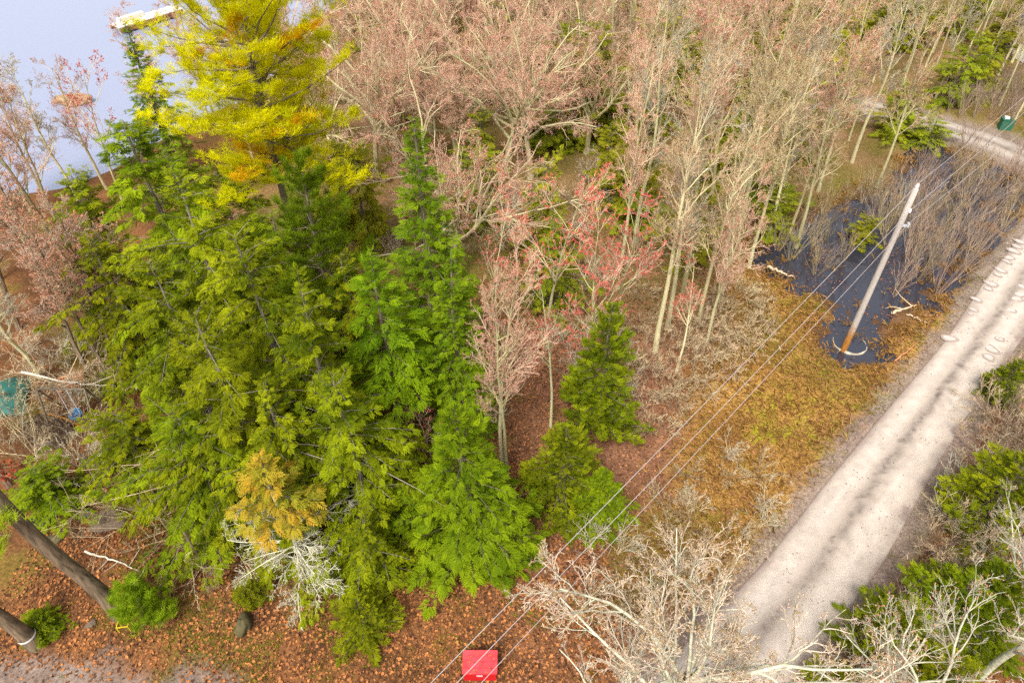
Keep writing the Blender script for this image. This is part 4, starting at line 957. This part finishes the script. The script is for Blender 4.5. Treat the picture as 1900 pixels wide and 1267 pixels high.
# thick leaning trunks, lower left
def big_trunk(name, foot_px, h, r, lean, label, band=None):
    x_, y_ = at(*foot_px); e = empty(name, (x_, y_, g1(x_, y_) - .05)); tag(e, label, 'tree')
    zz = np.linspace(0, h, 12); R_ = np.random.default_rng(int(foot_px[0]))
    P_ = np.c_[lean[0] * zz + .06 * np.sin(zz * .9), lean[1] * zz + .05 * np.sin(zz * .7 + 1), zz]
    rr = r * (1 - .5 * zz / h); rr[0] *= 1.4; rr[1] *= 1.1
    mb = MB().path(P_, rr, 14)
    mb.build('trunk', M['bark_dark'], e, True)
    # branches and needles high up, out over the frame's edge
    tk_, cr_, _o = pine(int(foot_px[1]), 5, 1.6, .1, 40, 60, .28, .5, .2, .12)
    a_ = tk_.build('branches', M['bark_dark'], e); b_ = cr_.build('crown', M['pine_bright'], e)
    for o_ in (a_, b_): o_.location = tuple(P_[-2])
    if band:
        zb = band; pb = np.array([lean[0] * zb + .06 * math.sin(zb * .9), lean[1] * zb + .05 * math.sin(zb * .7 + 1), zb])
        rb = r * 1.3
        MB().path([pb - [0, 0, .05], pb + [0, 0, .05]], [rb, rb], 16).build('white_band', M['white'], e, True)
        # a long low limb carrying bright needles into view
        zb = 6.6; st_ = np.array([lean[0] * zb, lean[1] * zb, zb]); R2 = np.random.default_rng(8)
        tt_ = np.linspace(0, 1, 9)[:, None]; Q = st_ + tt_ * np.array([3.3, .25, .3]) + np.c_[np.zeros((9, 2)), .25 * np.sin(tt_ * 3)]
        lm_ = MB().path(Q, np.linspace(.07, .015, 9), 6).build('limb', M['bark_dark'], e, True)
        n_ = 420; sc_ = R2.uniform(.45, 1.02, 26); pk_ = R2.integers(0, 26, n_); lat_ = R2.normal(0, .55, 26)[pk_] + R2.normal(0, .12, n_); sx_ = np.clip(sc_[pk_] + R2.normal(0, .04, n_), .3, 1.1)
        o_ = st_ + sx_[:, None] * np.array([3.3, .25, .3]) + np.c_[R2.normal(0, .08, n_), lat_, np.abs(R2.normal(0, .12, n_)) + .15]
        d_ = nrm(np.c_[np.ones(n_), np.sign(lat_) * .7, R2.normal(.1, .3, n_)]); u_ = nrm(np.c_[R2.normal(0, .3, (n_, 2)), np.ones(n_)]); b2_ = nrm(np.cross(u_, d_))
        MB().place(TUFT[0], TUFT[1], o_, d_, b2_, np.cross(d_, b2_), .24 * R2.uniform(.7, 1.2, n_), R2.random(n_)).build('needles', M['pine_bright'], lm_)
    return e
big_trunk('tree', (228, 1143), 15, .28, (-.16, .03), 'thick furrowed trunk leaning left above the round pine bush')
big_trunk('tree', (66, 1196), 13, .25, (-.16, .02), 'trunk with a white painted band and a bright pine limb at the left edge', band=.75)

# ------------------------------------------------------------------ utility pole, ring and wires
bx, by = at(1567, 645); tx, ty = at(1700, 350, 9.6)
pole = empty('utility_pole', (bx, by, -.4)); tag(pole, 'weathered grey wooden utility pole with rusty orange foot standing in the pond', 'utility pole')
ax = np.array([tx - bx, ty - by, 10.0])
pp = lambda z: ax * (z / 10.0)
MB().path([pp(0), pp(1.3), pp(2.2)], [.17, .165, .16], 12).build('pole_base', M['pole_base'], pole, True)
MB().path([pp(2.2), pp(4), pp(6), pp(8), pp(10)], [.161, .152, .142, .132, .122], 12, cap=True).build('pole_shaft', M['pole'], pole, True)
ins = MB()
q = pp(10.0); ins.path([q, q + [0, 0, .12], q + [0, 0, .2], q + [0, 0, .26]], [.05, .09, .06, .03], 10, cap=True)
ins.build('insulator', M['ceramic'], pole, True)
q = pp(8.1); MB().box(q + [.2, -.06, 0], (.28, .08, .1)).box(q + [.34, -.06, .04], (.10, .14, .22)).build('bracket', M['steel'], pole)
q = pp(8.9); MB().path([q + [.1, -.13, -.05], q + [.1, -.13, .12]], [.05, .04], 8, cap=True).build('insulator', M['ceramic'], pole, True)
top_w = pole.matrix_world
base_v = np.array([bx, by, -.4])
def wire(attach, p_a, za, p_b, zb, label, r_):
    A = np.array([*at(*p_a, za), za]); B = attach; C_ = np.array([*at(*p_b, zb), zb])
    A = B + (A - B) * 1.35; C_ = B + (C_ - B) * 1.5
    mb = MB()
    for s_, e_ in ((A, B), (B, C_)):
        tt_ = np.linspace(0, 1, 24)[:, None]; Q = s_ * (1 - tt_) + e_ * tt_; Q[:, 2] -= 0.35 * 4 * (tt_ * (1 - tt_))[:, 0] * 0.4
        mb.path(Q, r_, 5)
    tag(mb.build('power_line', M['wire'], None, True), label, 'power line', 'wires on the utility pole')
wire(base_v + pp(10) + [0, 0, .27], (795, 1267), 9.0, (1900, 178), 9.4, 'pale top wire fixed to the tip of the utility pole', .010)
wire(base_v + pp(8.9) + [.1, -.16, .1], (860, 1250), 8.2, (1900, 207), 8.3, 'pale middle wire below the top one on the pole', .010)
wire(base_v + pp(8.1) + [.34, -.08, .16], (905, 1250), 7.3, (1900, 240), 7.5, 'thin grey lowest wire on the pole bracket', .009)
# corroded ring round the pole's foot
cx_, cy_ = at(1579, 632); rg = MB(); n_ = 40; ang = np.linspace(0, 2 * math.pi, n_ + 1)
Ro, Ri = .90, .86
V = []
for q_ in ang[:-1]:
    for (rr_, zz_) in ((Ro, -.5), (Ro, .0 + .03 * math.sin(5 * q_)), (Ri, .0 + .03 * math.sin(5 * q_)), (Ri, -.5)):
        V.append([rr_ * math.cos(q_), rr_ * math.sin(q_), zz_])
F = []
for i_ in range(n_):
    a_, b_ = i_ * 4, ((i_ + 1) % n_) * 4
    for j_ in range(3): F.append([a_ + j_, b_ + j_, b_ + j_ + 1, a_ + j_ + 1])
o = rg.add(V, F).build('metal_ring', M['ring'], None, True); o.location = (cx_, cy_, -.19); o.rotation_euler = (-.10, .03, 0)
tag(o, 'pale corroded metal ring set in the pond mud round the pole foot', 'ring')

# ------------------------------------------------------------------ red box, swing, tarp and other small things
x_, y_ = at(891, 1264)
rb_ = empty('red_box', (x_, y_, g1(x_, y_))); tag(rb_, 'red wooden storage box with a sloping lid at the bottom edge', 'box')
bd = MB(); bd.box((0, .37, .36), (1.16, .72, .60)); bd.build('body', M['red_body'], rb_)
ld = MB(); ld.box((0, .39, .705), (1.20, .80, .03), tilt=(0, .10)); lid_ = ld.build('lid', M['red_lid'], rb_)
for k in range(4): MB().box((0, .39 + (-.30 + .20 * k), .732 + .10 * (-.30 + .20 * k)), (1.24, .190, .026), tilt=(0, .10)).build('board', M['red_lid'], lid_)
_R = np.random.default_rng(77); _o = np.c_[_R.uniform(-.55, .55, 26), _R.uniform(0, .74, 26), np.zeros(26)]; _o[:, 2] = .755 + .10 * (_o[:, 1] - .36)
_n = nrm(np.c_[_R.normal(0, .15, (26, 2)), np.ones(26)]); _a, _b = perp(_n, _R)
_lv = MB().place(np.array([[0, 0, 0], [.5, .38, .05], [1, 0, .02], [.5, -.38, .06]]), np.array([[0, 1, 2, 3]]), _o, _a, _b, _n, .07, _R.random(26)).build('fallen_leaves', M['leaf']); _lv.location = rb_.location
tag(_lv, 'few brown leaves lying on the lid of the red box', 'fallen leaves', kind='stuff')
for sx in (-.5, .5):
    MB().box((sx, .37, .02), (.09, .7, .10)).build('foot', M['bark_dark'], rb_)
MB().box((0, -.005, .50), (.22, .025, .06)).build('handle', M['steel'], rb_)
x_, y_ = at(141, 770, .6); sw = empty('swing', (x_, y_, g1(x_, y_))); tag(sw, 'blue plastic bucket swing seat hanging on two pale ropes', 'swing')
st = MB()
n_ = 12; an_ = np.linspace(0, 2 * math.pi, n_, endpoint=False)
rings = [(.10, .42), (.24, .45), (.27, .60), (.26, .74), (.22, .74), (.22, .55), (.08, .50)]
V = [[rr_ * 1.15 * math.cos(q_), rr_ * math.sin(q_), zz_ + (.10 * math.sin(q_) if zz_ > .58 else 0)] for rr_, zz_ in rings for q_ in an_]
F = [[i_ * n_ + j_, i_ * n_ + (j_ + 1) % n_, (i_ + 1) * n_ + (j_ + 1) % n_, (i_ + 1) * n_ + j_] for i_ in range(len(rings) - 1) for j_ in range(n_)]
st.add(V, F).build('seat', M['blue'], sw, True)
for sx in (-.24, .24):
    MB().path([[sx, 0, .70], [sx * .95, .05, 1.4], [sx * .9, .08, 2.3]], .022, 6).build('rope', M['rope'], sw)
MB().path([[-1.1, .08, 2.3], [1.1, .08, 2.3]], .05, 8).build('crossbeam', M['bark'], sw)
for sx in (-1.1, 1.1):
    for sy in (-.7, .85):
        MB().path([[sx, .08, 2.32], [sx, sy, 0]], .045, 8).build('leg', M['bark'], sw)
def tarp(name, px, py, sx, sy, h_, mt, label, rz=0., cat='tarp', hem=None):
    x_, y_ = at(px, py); n_ = 18
    u, v = np.meshgrid(np.linspace(-1, 1, n_), np.linspace(-1, 1, n_)); rr_ = np.sqrt(u * u + v * v)
    z_ = h_ * np.clip(1 - rr_ ** 2 * .8, 0, 1) + .12 * (noise(u * 3 + px, v * 3, .5) - .3) * (1.1 - .5 * rr_) + .03
    V = np.c_[(u * sx + .08 * noise(u, v, .4)).ravel(), (v * sy + .08 * noise(v, u, .4)).ravel(), z_.ravel()]
    i_ = (np.arange(n_ - 1)[:, None] * n_ + np.arange(n_ - 1)[None]).ravel()
    e = empty(name, (x_, y_, g1(x_, y_)), rz); tag(e, label, cat)
    o = MB().add(V, np.stack([i_, i_ + 1, i_ + n_ + 1, i_ + n_], 1)).build('sheet', mt, e, True)
    sol = o.modifiers.new('solid', 'SOLIDIFY'); sol.thickness = .015
    if hem:
        E_ = V.reshape(n_, n_, 3)[-2]; MB().path(E_ + [0, 0, .05], .05, 6).build('hem', hem, e, True)
    return e
tarp('tarp', 12, 740, 1.0, 1.4, .7, M['teal'], 'teal tarpaulin over a heap at the left edge', .3)
tarp('tarp', 92, 800, 1.35, .8, .35, M['brown_tarp'], 'dark brown sheet with an orange hem below the blue swing', -.35, hem=M['orange'])
x_, y_ = at(134, 712); e = empty('wooden_pallet', (x_, y_, g1(x_, y_) + .02), .5); tag(e, 'orange stained wooden pallet lying in the litter above the swing', 'pallet')
for k in range(5): MB().box((0, -.5 + .25 * k, .17), (1.2, .15, .03)).build('slat', M['orange_wood'], e)
for k in range(3): MB().box((-.52 + .52 * k, 0, .075), (.09, 1.15, .155)).build('bearer', M['orange_wood'], e)
x_, y_ = at(237, 1168); e = empty('yellow_frame', (x_, y_, g1(x_, y_)), .15); tag(e, 'small yellow metal frame half under the round pine bush', 'frame')
for s_ in (-1, 1):
    MB().box((0, s_ * .13, .35), (.42, .03, .03)).build('rail', M['yellow'], e); MB().box((s_ * .2, 0, .35), (.03, .23, .03)).build('rail', M['yellow'], e)
    for q_ in (-1, 1): MB().box((s_ * .2, q_ * .13, .165), (.03, .03, .335)).build('leg', M['yellow'], e)
def rock(name, px, py, sx, sy, sz, mt, label, seed, lake=False, moss=False, cat='rock', z=None):
    R_ = np.random.default_rng(seed); nu, nv = 24, 14; V = []
    x_, y_ = at(px, py, -.7 if lake else 0)
    ph = R_.uniform(0, 6, 6)
    for j in range(nv + 1):
        th = math.pi * j / nv
        for i in range(nu):
            a_ = 2 * math.pi * i / nu; d_ = 1 + .16 * math.sin(2 * a_ + ph[0] + th) + .10 * math.sin(3 * a_ + ph[1] - 2 * th) + .07 * math.sin(5 * a_ + ph[2] + 4 * th) + R_.normal(0, .025) + .10 * (float(noise(a_ * 2 + seed, th * 3, .6)) - .5)
            V.append([sx * d_ * math.sin(th) * math.cos(a_), sy * d_ * math.sin(th) * math.sin(a_), sz * (.35 + math.cos(th) * .65 * (1 + .1 * math.sin(a_ * 2 + ph[3])))])
    F = [[j * nu + i, (j + 1) * nu + i, (j + 1) * nu + (i + 1) % nu, j * nu + (i + 1) % nu] for j in range(nv) for i in range(nu)]
    e = MB().add(V, F).build(name, mt, None, True); e.location = (x_, y_, (-.75 if lake else g1(x_, y_)) if z is None else z); e.rotation_euler = (0, 0, R_.uniform(0, .6))
    tag(e, label, cat); return e
rock('boulder', 205, 968, .85, .5, .20, M['rock'], 'flat grey brown boulder under the arching brush', 1)
rock('boulder', 160, 955, .35, .25, .25, M['black'], 'small glossy black rock left of the flat boulder', 2)
rock('boulder', 78, 968, .50, .40, .25, M['black'], 'dark wet hollow stone right of the thick leaning trunk', 3)
rock('boulder', 97, 1003, .38, .30, .2, M['rock_dark'], 'dark stone beside the thick leaning trunk', 4)
rock('boulder', 455, 1165, .28, .42, .55, M['rock_dark'], 'upright dark mossy stone in the orange litter', 5)
rock('boulder', 425, 1022, .42, .35, .22, M['moss'], 'moss covered stone near the thin dark snag', 7)
rock('boulder', 470, 1070, .6, .3, .2, M['rock'], 'low grey stone left of the dead lichened branches', 8)
rock('boulder', 170, 1160, .2, .15, .12, M['rock'], 'small grey stone between the two thick trunks', 9)
rock('boulder', 262, 935, .5, .4, .3, M['rock_dark'], 'dark stone in the shade behind the flat boulder', 10)
rock('lake_rock', 136, 190, 1.5, .9, .75, mat('brown_mossy_rock', (.26, .15, .09), (.42, .28, .16), nscale=3, attr=False, bump=1.), 'brown mossy boulder standing out of the lake', 11, True)
rock('lake_rock', 12, 188, .45, .35, .5, M['black'], 'small black rock in the lake at the left edge', 12, True)
rock('lake_rock', -2, 172, .3, .3, .8, M['black'], 'black stub sticking out of the lake at the left edge', 13, True)
# snag
x_, y_ = at(384, 1062); e = empty('snag', (x_, y_, g1(x_, y_) - .05)); tag(e, 'thin dark dead snag standing in the orange litter', 'snag')
MB().path([[0, 0, 0], [.03, .02, .8], [-.03, .05, 1.7], [.03, 0, 2.9]], [.13, .10, .085, .05], 9, cap=True).build('trunk', M['bark_dark'], e, True)
MB().segs([[.0, .02, 1.1], [-.02, .05, 2.0]], [[.5, -.1, 1.5], [-.4, .2, 2.5]], [.03, .025], [.01, .01], 5).build('branch', M['bark_dark'], e)
# fallen branches and logs
def fallen(name, pts, r_, label, mt, twigs=3, seed=0, lift=.12, cat='fallen branch'):
    R_ = np.random.default_rng(seed); P_ = []
    for k, (px, py, z_) in enumerate(pts):
        x_, y_ = at(px, py, z_); P_.append([x_, y_, max(z_, g1(x_, y_) + r_ * .7)])
    P_ = np.array(P_); c_ = P_[0].copy(); n_ = 14
    tt_ = np.linspace(0, len(P_) - 1, n_); Q = np.stack([np.interp(tt_, range(len(P_)), P_[:, k]) for k in range(3)], 1) - c_
    Q[1:-1] += R_.normal(0, r_ * .5, (n_ - 2, 3)); Q[:, 2] = np.maximum(Q[:, 2], Q[:, 2] * .9)
    e = empty(name, c_); tag(e, label, cat)
    MB().path(Q, np.linspace(r_, r_ * .35, n_), 7, cap=True).build('stem', mt, e, True)
    if twigs:
        k = R_.integers(3, n_ - 1, twigs); d_ = nrm(np.c_[R_.normal(0, 1, (twigs, 2)), np.abs(R_.normal(0, .3, twigs))]); l_ = R_.uniform(.3, .9, twigs)[:, None]
        mb = MB().segs(Q[k], Q[k] + d_ * l_, r_ * .4, r_ * .2, 4)
        d2 = nrm(d_ + R_.normal(0, .4, d_.shape)); mb.segs(Q[k] + d_ * l_, Q[k] + d_ * l_ + d2 * l_ * .7, r_ * .2, r_ * .1, 4)
        mb.build('side_twigs', mt, e)['kind'] = 'stuff'
    return e
M['white_wood'] = mat('pale_bare_wood', (.50, .42, .30), (.74, .68, .56), nscale=6, attr=False)
fallen('fallen_branch', [(40, 690, 1.8), (105, 706, 1.7), (150, 712, 1.6), (216, 718, 1.2)], .06, 'crooked pale bare branch across the left brush', M['white_wood'], 4, 1)
fallen('fallen_branch', [(252, 722, .8), (285, 690, .9), (310, 665, 1.0)], .05, 'short pale broken branch below the dark trunks', M['white_wood'], 3, 2)
fallen('fallen_branch', [(158, 1022, .1), (215, 1040, .15), (262, 1062, .1)], .05, 'white lichened branch lying above the round pine bush', M['white_wood'], 4, 3)
fallen('fallen_log', [(1425, 495, .0), (1472, 514, .0)], .10, 'pale log lying on the left bank of the pond', M['deadwood'], 0, 4, cat='log')
fallen('fallen_log', [(1655, 580, .0), (1700, 565, .0)], .10, 'bleached log at the foot of the pond shrubs', M['deadwood'], 2, 5, cat='log')
fallen('fallen_log', [(1683, 583, .1), (1722, 600, .1)], .06, 'thin bleached stick crossing the road bank by the pond', M['deadwood'], 1, 6, cat='log')
fallen('fallen_log', [(1660, 670, .1), (1706, 632, .1)], .05, 'thin reddish stick in the golden grass by the road', M['orange_wood'], 0, 7, cat='log')
for k, (a_, b_, c_) in enumerate([((420, 880, 2.6), (320, 900, 2.2), (170, 940, .9)), ((430, 870, 2.8), (350, 850, 2.6), (120, 880, 1.6)), ((440, 880, 2.6), (400, 950, 1.8), (260, 1010, .4)),
                                  ((450, 890, 2.4), (430, 980, 1.4), (375, 1000, .5)), ((430, 860, 2.8), (300, 830, 2.6), (210, 900, 1.0)), ((420, 850, 2.7), (360, 790, 2.8), (250, 800, 2.0))]):
    fallen('arching_branch', [a_, b_, c_], .035, ['long tan branch sweeping down to the flat boulder', 'tan branch reaching toward the left edge', 'tan branch arching down over the litter', 'short drooping tan branch nearest the snag', 'middle tan branch of the arching brush', 'uppermost tan branch of the arching brush'][k],
           M['twig'], 7, 30 + k, cat='branch')
# orange dead leaves / red shrub on the left
for k, (px, py, s_, lb) in enumerate([(10, 885, .55, 'rusty red leafed shrub at the left edge'), (272, 806, .18, 'small bright red leaf clump in the brush')]):
    x_, y_ = at(px, py, .5); e = empty('red_shrub', (x_, y_, g1(x_, y_))); tag(e, lb, 'shrub')
    R_ = np.random.default_rng(k); n_ = 160 if k == 0 else 30
    MB().segs(np.zeros((8, 3)), np.c_[R_.normal(0, s_ * .6, (8, 2)), R_.uniform(.4, 1.2, 8)], .012, .005, 3).build('stems', M['twig_dark'], e)
    o_ = np.c_[R_.normal(0, s_ * .55, (n_, 2)), R_.uniform(.3, 1.2, n_)]; d_ = nrm(R_.normal(0, 1, (n_, 3))); u_, v_ = perp(d_, R_)
    MB().place(np.array([[0, 0, 0], [.5, .35, 0], [1, 0, .1], [.5, -.35, 0]]), np.array([[0, 1, 2, 3]]), o_, u_, v_, d_, .14, R_.random(n_)).build('leaves', mat('rusty_red_leaves', (.34, .04, .02), (.55, .10, .04), transl=.2), e)

# dock far on the lake
def w_at(px, py, z): return np.array([*at(px, py, z), z])
A_, B_ = w_at(212, 50, -.1), w_at(330, 14, -.1)
ln = float(np.linalg.norm((B_ - A_)[:2])); rz_ = math.atan2(B_[1] - A_[1], B_[0] - A_[0])
dk = empty('dock', tuple(A_), rz_); tag(dk, 'bleached white plank dock on a red brown timber crib in the lake', 'dock')
npk = 26
pk = None
for k in range(npk):
    mb = MB().box((0, 0, .03), (ln / npk - .03, 1.9, .06), tint=.5)
    if pk is None: pk = mb.mesh('plank', M['dock'])
    o = link('plank', pk, dk); o.location = ((k + .5) * ln / npk, 0, .01 * math.sin(k * 2.3))
for k in range(4):
    MB().box((ln / 2, -.95 if k % 2 else .95, -.12 - .26 * (k // 2)), (ln * .98, .16, .22)).build('crib_log', M['crib'], dk)
MB().box((ln * .30, .55, .28), (ln * .38, .55, .40)).build('bench_box', M['dock'], dk)
# green box and house by the back road
x_, y_ = at(1862, 240); e = empty('utility_box', (x_, y_, g1(x_, y_)), -.2); tag(e, 'green utility box with a white cap beside the back road', 'utility box')
MB().box((0, 0, .40), (.9, .6, .80)).build('cabinet', M['green_box'], e); MB().box((0, 0, .83), (.96, .66, .06)).build('lid', M['green_box'], e)
MB().box((-.15, .0, .93), (.32, .3, .14)).build('white_cap', M['white'], e)
x_, y_ = at(1950, 108); e = empty('house', (x_, y_, 0), .2); tag(e, 'white walled house just showing at the right edge beyond the wood', 'house')
MB().box((0, 0, 1.5), (7.0, 6.0, 3.0)).build('wall', M['white'], e)
mb = MB().add([[-3.8, -3.4, 2.95], [3.8, -3.4, 2.95], [3.8, 3.4, 2.95], [-3.8, 3.4, 2.95], [-3.8, 0, 4.7], [3.8, 0, 4.7]], [[0, 1, 5, 4], [2, 3, 4, 5]]); mb.add(np.array([[-3.8, -3.4, 2.95], [-3.8, 0, 4.7], [-3.8, 3.4, 2.95], [3.8, -3.4, 2.95], [3.8, 3.4, 2.95], [3.8, 0, 4.7]]), [[0, 1, 2], [3, 4, 5]]); mb.build('roof', M['roof'], e)
for sx in (-2.0, 1.6):
    w_ = MB().box((sx, -3.02, 1.6), (1.2, .06, 1.1)).build('window', M['white'], e); MB().box((sx, -3.06, 1.6), (1.0, .03, .9)).build('pane', M['glass'], w_)

# ------------------------------------------------------------------ puddles in the potholes of the road
pud = [(1760, 629, .34, 'lone oval puddle in the left wheel track below the pole'), (1838, 649, .36, 'larger of the two puddles touching at the right road edge'), (1833, 664, .30, 'smaller pale puddle just below the larger one at the right road edge'),
       (1853, 630, .22, 'small puddle above the pair at the right road edge')]
row1 = [(1811, 557, .26), (1833, 537, .24), (1838, 528, .34), (1850, 511, .22), (1856, 503, .30), (1868, 487, .24), (1872, 480, .28), (1880, 467, .34), (1886, 459, .26), (1892, 450, .30)]
row2 = [(1874, 577, .26), (1885, 556, .30), (1890, 547, .34), (1897, 533, .3), (1862, 590, .16), (1805, 576, .2), (1800, 584, .14)]
def puddle(px, py, r_, label, group=None):
    x_, y_ = at(px, py); e = empty('puddle', (x_, y_, .075), math.radians(-42) + random.uniform(-.3, .3)); tag(e, label, 'puddle', group)
    n_ = 20; q_ = np.linspace(0, 2 * math.pi, n_, endpoint=False); wob = 1 + .12 * np.sin(2 * q_ + px) + .08 * np.sin(3 * q_ + py)
    def disc(rx, ry, z0, z1, sx=0.):
        V = np.r_[np.c_[rx * wob * np.cos(q_) + sx, ry * wob * np.sin(q_), 0 * q_ + z1], [[sx, 0, z0]]]
        return V, [[i_, (i_ + 1) % n_, n_] for i_ in range(n_)]
    V, F = disc(r_ * 1.25, r_ * .95, -.004, -.012, .02); MB().add(V, F).build('mud_rim', M['mud'], e, True)
    V, F = disc(r_ * .85, r_ * .6, .002, .002); MB().add(V, F).build('water', M['puddle'], e)
for q_ in pud: puddle(*q_)
ORD = ['nearest', 'second', 'third', 'fourth', 'fifth', 'sixth', 'seventh', 'eighth', 'ninth', 'farthest']
for k, q_ in enumerate(sorted(row1, key=lambda q: -q[1])): puddle(*q_, ORD[k] + ' small puddle up the string of ten along the left wheel track', 'puddles along the left wheel track')
for k, q_ in enumerate(sorted(row2, key=lambda q: -q[1])): puddle(*q_, (ORD[k] if k < 6 else 'farthest') + ' small puddle up the string of seven along the right wheel track', 'puddles along the right wheel track')

# ------------------------------------------------------------------ ground cover nobody could count
LEAF_T = np.array([[0, 0, 0], [.5, .38, .10], [1, 0, .02], [.5, -.38, .12]]); LEAF_F = np.array([[0, 1, 2, 3]])
def cover(name, mt, n, box, keep, size, tilt, T=LEAF_T, F=LEAF_F, seed=0, lift=.015, label=None, cat=None, up=None, zmin=-9):
    R_ = np.random.default_rng(seed); x_ = R_.uniform(box[0], box[1], n); y_ = R_.uniform(box[2], box[3], n)
    k = keep(x_, y_, R_); x_, y_ = x_[k], y_[k]; n_ = len(x_)
    o_ = np.c_[x_, y_, np.maximum(gh(x_, y_), zmin) + lift + .02 * R_.random(n_)]
    nn = nrm(np.c_[R_.normal(0, tilt, (n_, 2)), np.ones(n_)]); a_, b_ = perp(nn, R_)
    if up: a_ = nrm(a_ + np.array([0, 0, up]) * R_.uniform(.4, 1.3, (n_, 1))); nn = nrm(np.cross(a_, b_))
    o = MB().place(T, F, o_, a_, b_, nn, size * R_.uniform(.45, 1.0, n_) ** 1.5 * 1.5, R_.random(n_) ** 1.3).build(name, mt); tag(o, label, cat, kind='stuff'); return o
def dryland(x_, y_): return (road_d(x_, y_) > .35) & (sdist(POND, x_, y_) > .3) & (lake_side(x_, y_) < -.5)
cover('fallen_leaves', M['leaf'], 110000, (-20, 4, 8, 34), lambda x_, y_, R_: dryland(x_, y_) & (sdist(DRIVE, x_, y_) > R_.normal(0, .5, len(x_))) & (R_.random(len(x_)) < np.where(y_ < 20, 1, .3) * np.clip(.15 + 1.5 * (noise(x_, y_, 1.4) * .6 + noise(x_, y_ + 7, .5) * .4), 0, 1)), .115, .35, seed=1, label='orange brown fallen leaves carpeting the wooded lot', cat='fallen leaves')
cover('fallen_leaves', M['leaf_purple'], 60000, (0, 26, 9, 40), lambda x_, y_, R_: dryland(x_, y_) & ((sdist(MEADOW, x_, y_) > R_.normal(-1, 1.5, len(x_))) | (R_.random(len(x_)) < .35)) & (road_d(x_, y_) > .9), .11, .35, seed=2, label='purple brown fallen leaves around the clearing', cat='fallen leaves')
BL_T = np.array([[0, -.05, 0], [0, .05, 0], [.55, .035, .12], [1, 0, 0.0], [.55, -.035, .12]]); BL_F = np.array([[0, 1, 2, 3, 4]])
cover('dry_grass', M['dry_grass'], 80000, (3, 30, 9, 40), lambda x_, y_, R_: (road_d(x_, y_) > R_.uniform(.2, 1.2, len(x_))) & (sdist(POND, x_, y_) > -.5) & (sdist(MEADOW, x_, y_) < R_.normal(0, .9, len(x_))) & (R_.random(len(x_)) < .35 + .65 * noise(x_, y_, 1.2)), .34, .2, BL_T, BL_F, 3, .0, 'golden dry grass matted in the clearing', 'dry grass', up=.35)
cover('green_grass', M['green_grass'], 60000, (3, 30, 9, 40), lambda x_, y_, R_: (road_d(x_, y_) > .5) & (sdist(POND, x_, y_) > .2) & (sdist(MEADOW, x_, y_) < 0) & (noise(x_ * 1., y_, 1.6) * .6 + noise(x_ + 8, y_, .5) * .4 > .60), .20, .2, BL_T, BL_F, 4, .0, 'olive green moss and grass patches in the clearing', 'grass', up=.4)
cover('ground_moss', M['green_grass'], 60000, (-20, 4, 8, 24), lambda x_, y_, R_: dryland(x_, y_) & (noise(x_ + 3, y_, 1.5) * .6 + noise(x_, y_ + 4, .5) * .4 > .63), .13, .3, BL_T, BL_F, 7, .02, 'olive moss and low plants among the orange leaves', 'ground cover', up=.4)
inpond = lambda x_, y_: (sdist(POND, x_, y_) < 1.2) & (road_d(x_, y_) > .6)
cover('pond_leaves', M['leaf_purple'], 11000, (P0[0], P1[0], P0[1], P1[1]), lambda x_, y_, R_: inpond(x_, y_) & (noise(x_ + 2, y_, 1.7) * .55 + noise(x_, y_ + 8, .6) * .45 > .52), .10, .15, seed=11, lift=.0, label='brown leaves floating on the pond', cat='fallen leaves', zmin=-.215)
cover('pond_sedge', M['dry_grass'], 42000, (P0[0], P1[0], P0[1], P1[1]), lambda x_, y_, R_: inpond(x_, y_) & (noise(x_ + 12, y_, 1.3) * .5 + noise(x_, y_ + 3, .45) * .5 + .10 * np.clip(sdist(POND, x_, y_), -2, 1) > .56), .34, .2, BL_T, BL_F, 12, .0, 'tawny sedge tussocks rising through the pond edge', 'sedge', up=.8, zmin=-.22)
m_rd = lambda x_, y_, R_: (road_d(x_, y_) < -.15) & (sdist(np.concatenate([ROAD_L, ROAD_R[::-1]]), x_, y_) < 0) & (R_.random(len(x_)) < .15 + .85 * (noise(x_, y_, 1.5) > .55))
cover('verge_grass', M['green_grass'], 60000, (2, 34, 6, 46), lambda x_, y_, R_: (road_d(x_, y_) > -.05) & (road_d(x_, y_) < .9) & (sdist(POND, x_, y_) > .3) & (noise(x_, y_, .9) * .5 + noise(x_ + 4, y_, .3) * .5 > .54), .16, .2, BL_T, BL_F, 14, .0, 'straggling olive grass along the road verges', 'grass', up=.6)
cover('road_grit', M['pebble'], 12000, (2, 34, 6, 46), m_rd, .035, .6, BUD_V * .7, BUD_F, 13, .075, 'loose stones lying on the gravel road', 'gravel', zmin=0)
cover('gravel', M['pebble'], 36000, (2, 34, 6, 46), lambda x_, y_, R_: (np.abs(road_d(x_, y_) - .45) < np.abs(R_.normal(0, .35, len(x_)))) & (sdist(POND, x_, y_) > .3), .06, .6, BUD_V * .7, BUD_F, 5, .0, 'loose grey gravel along the road edges', 'gravel')
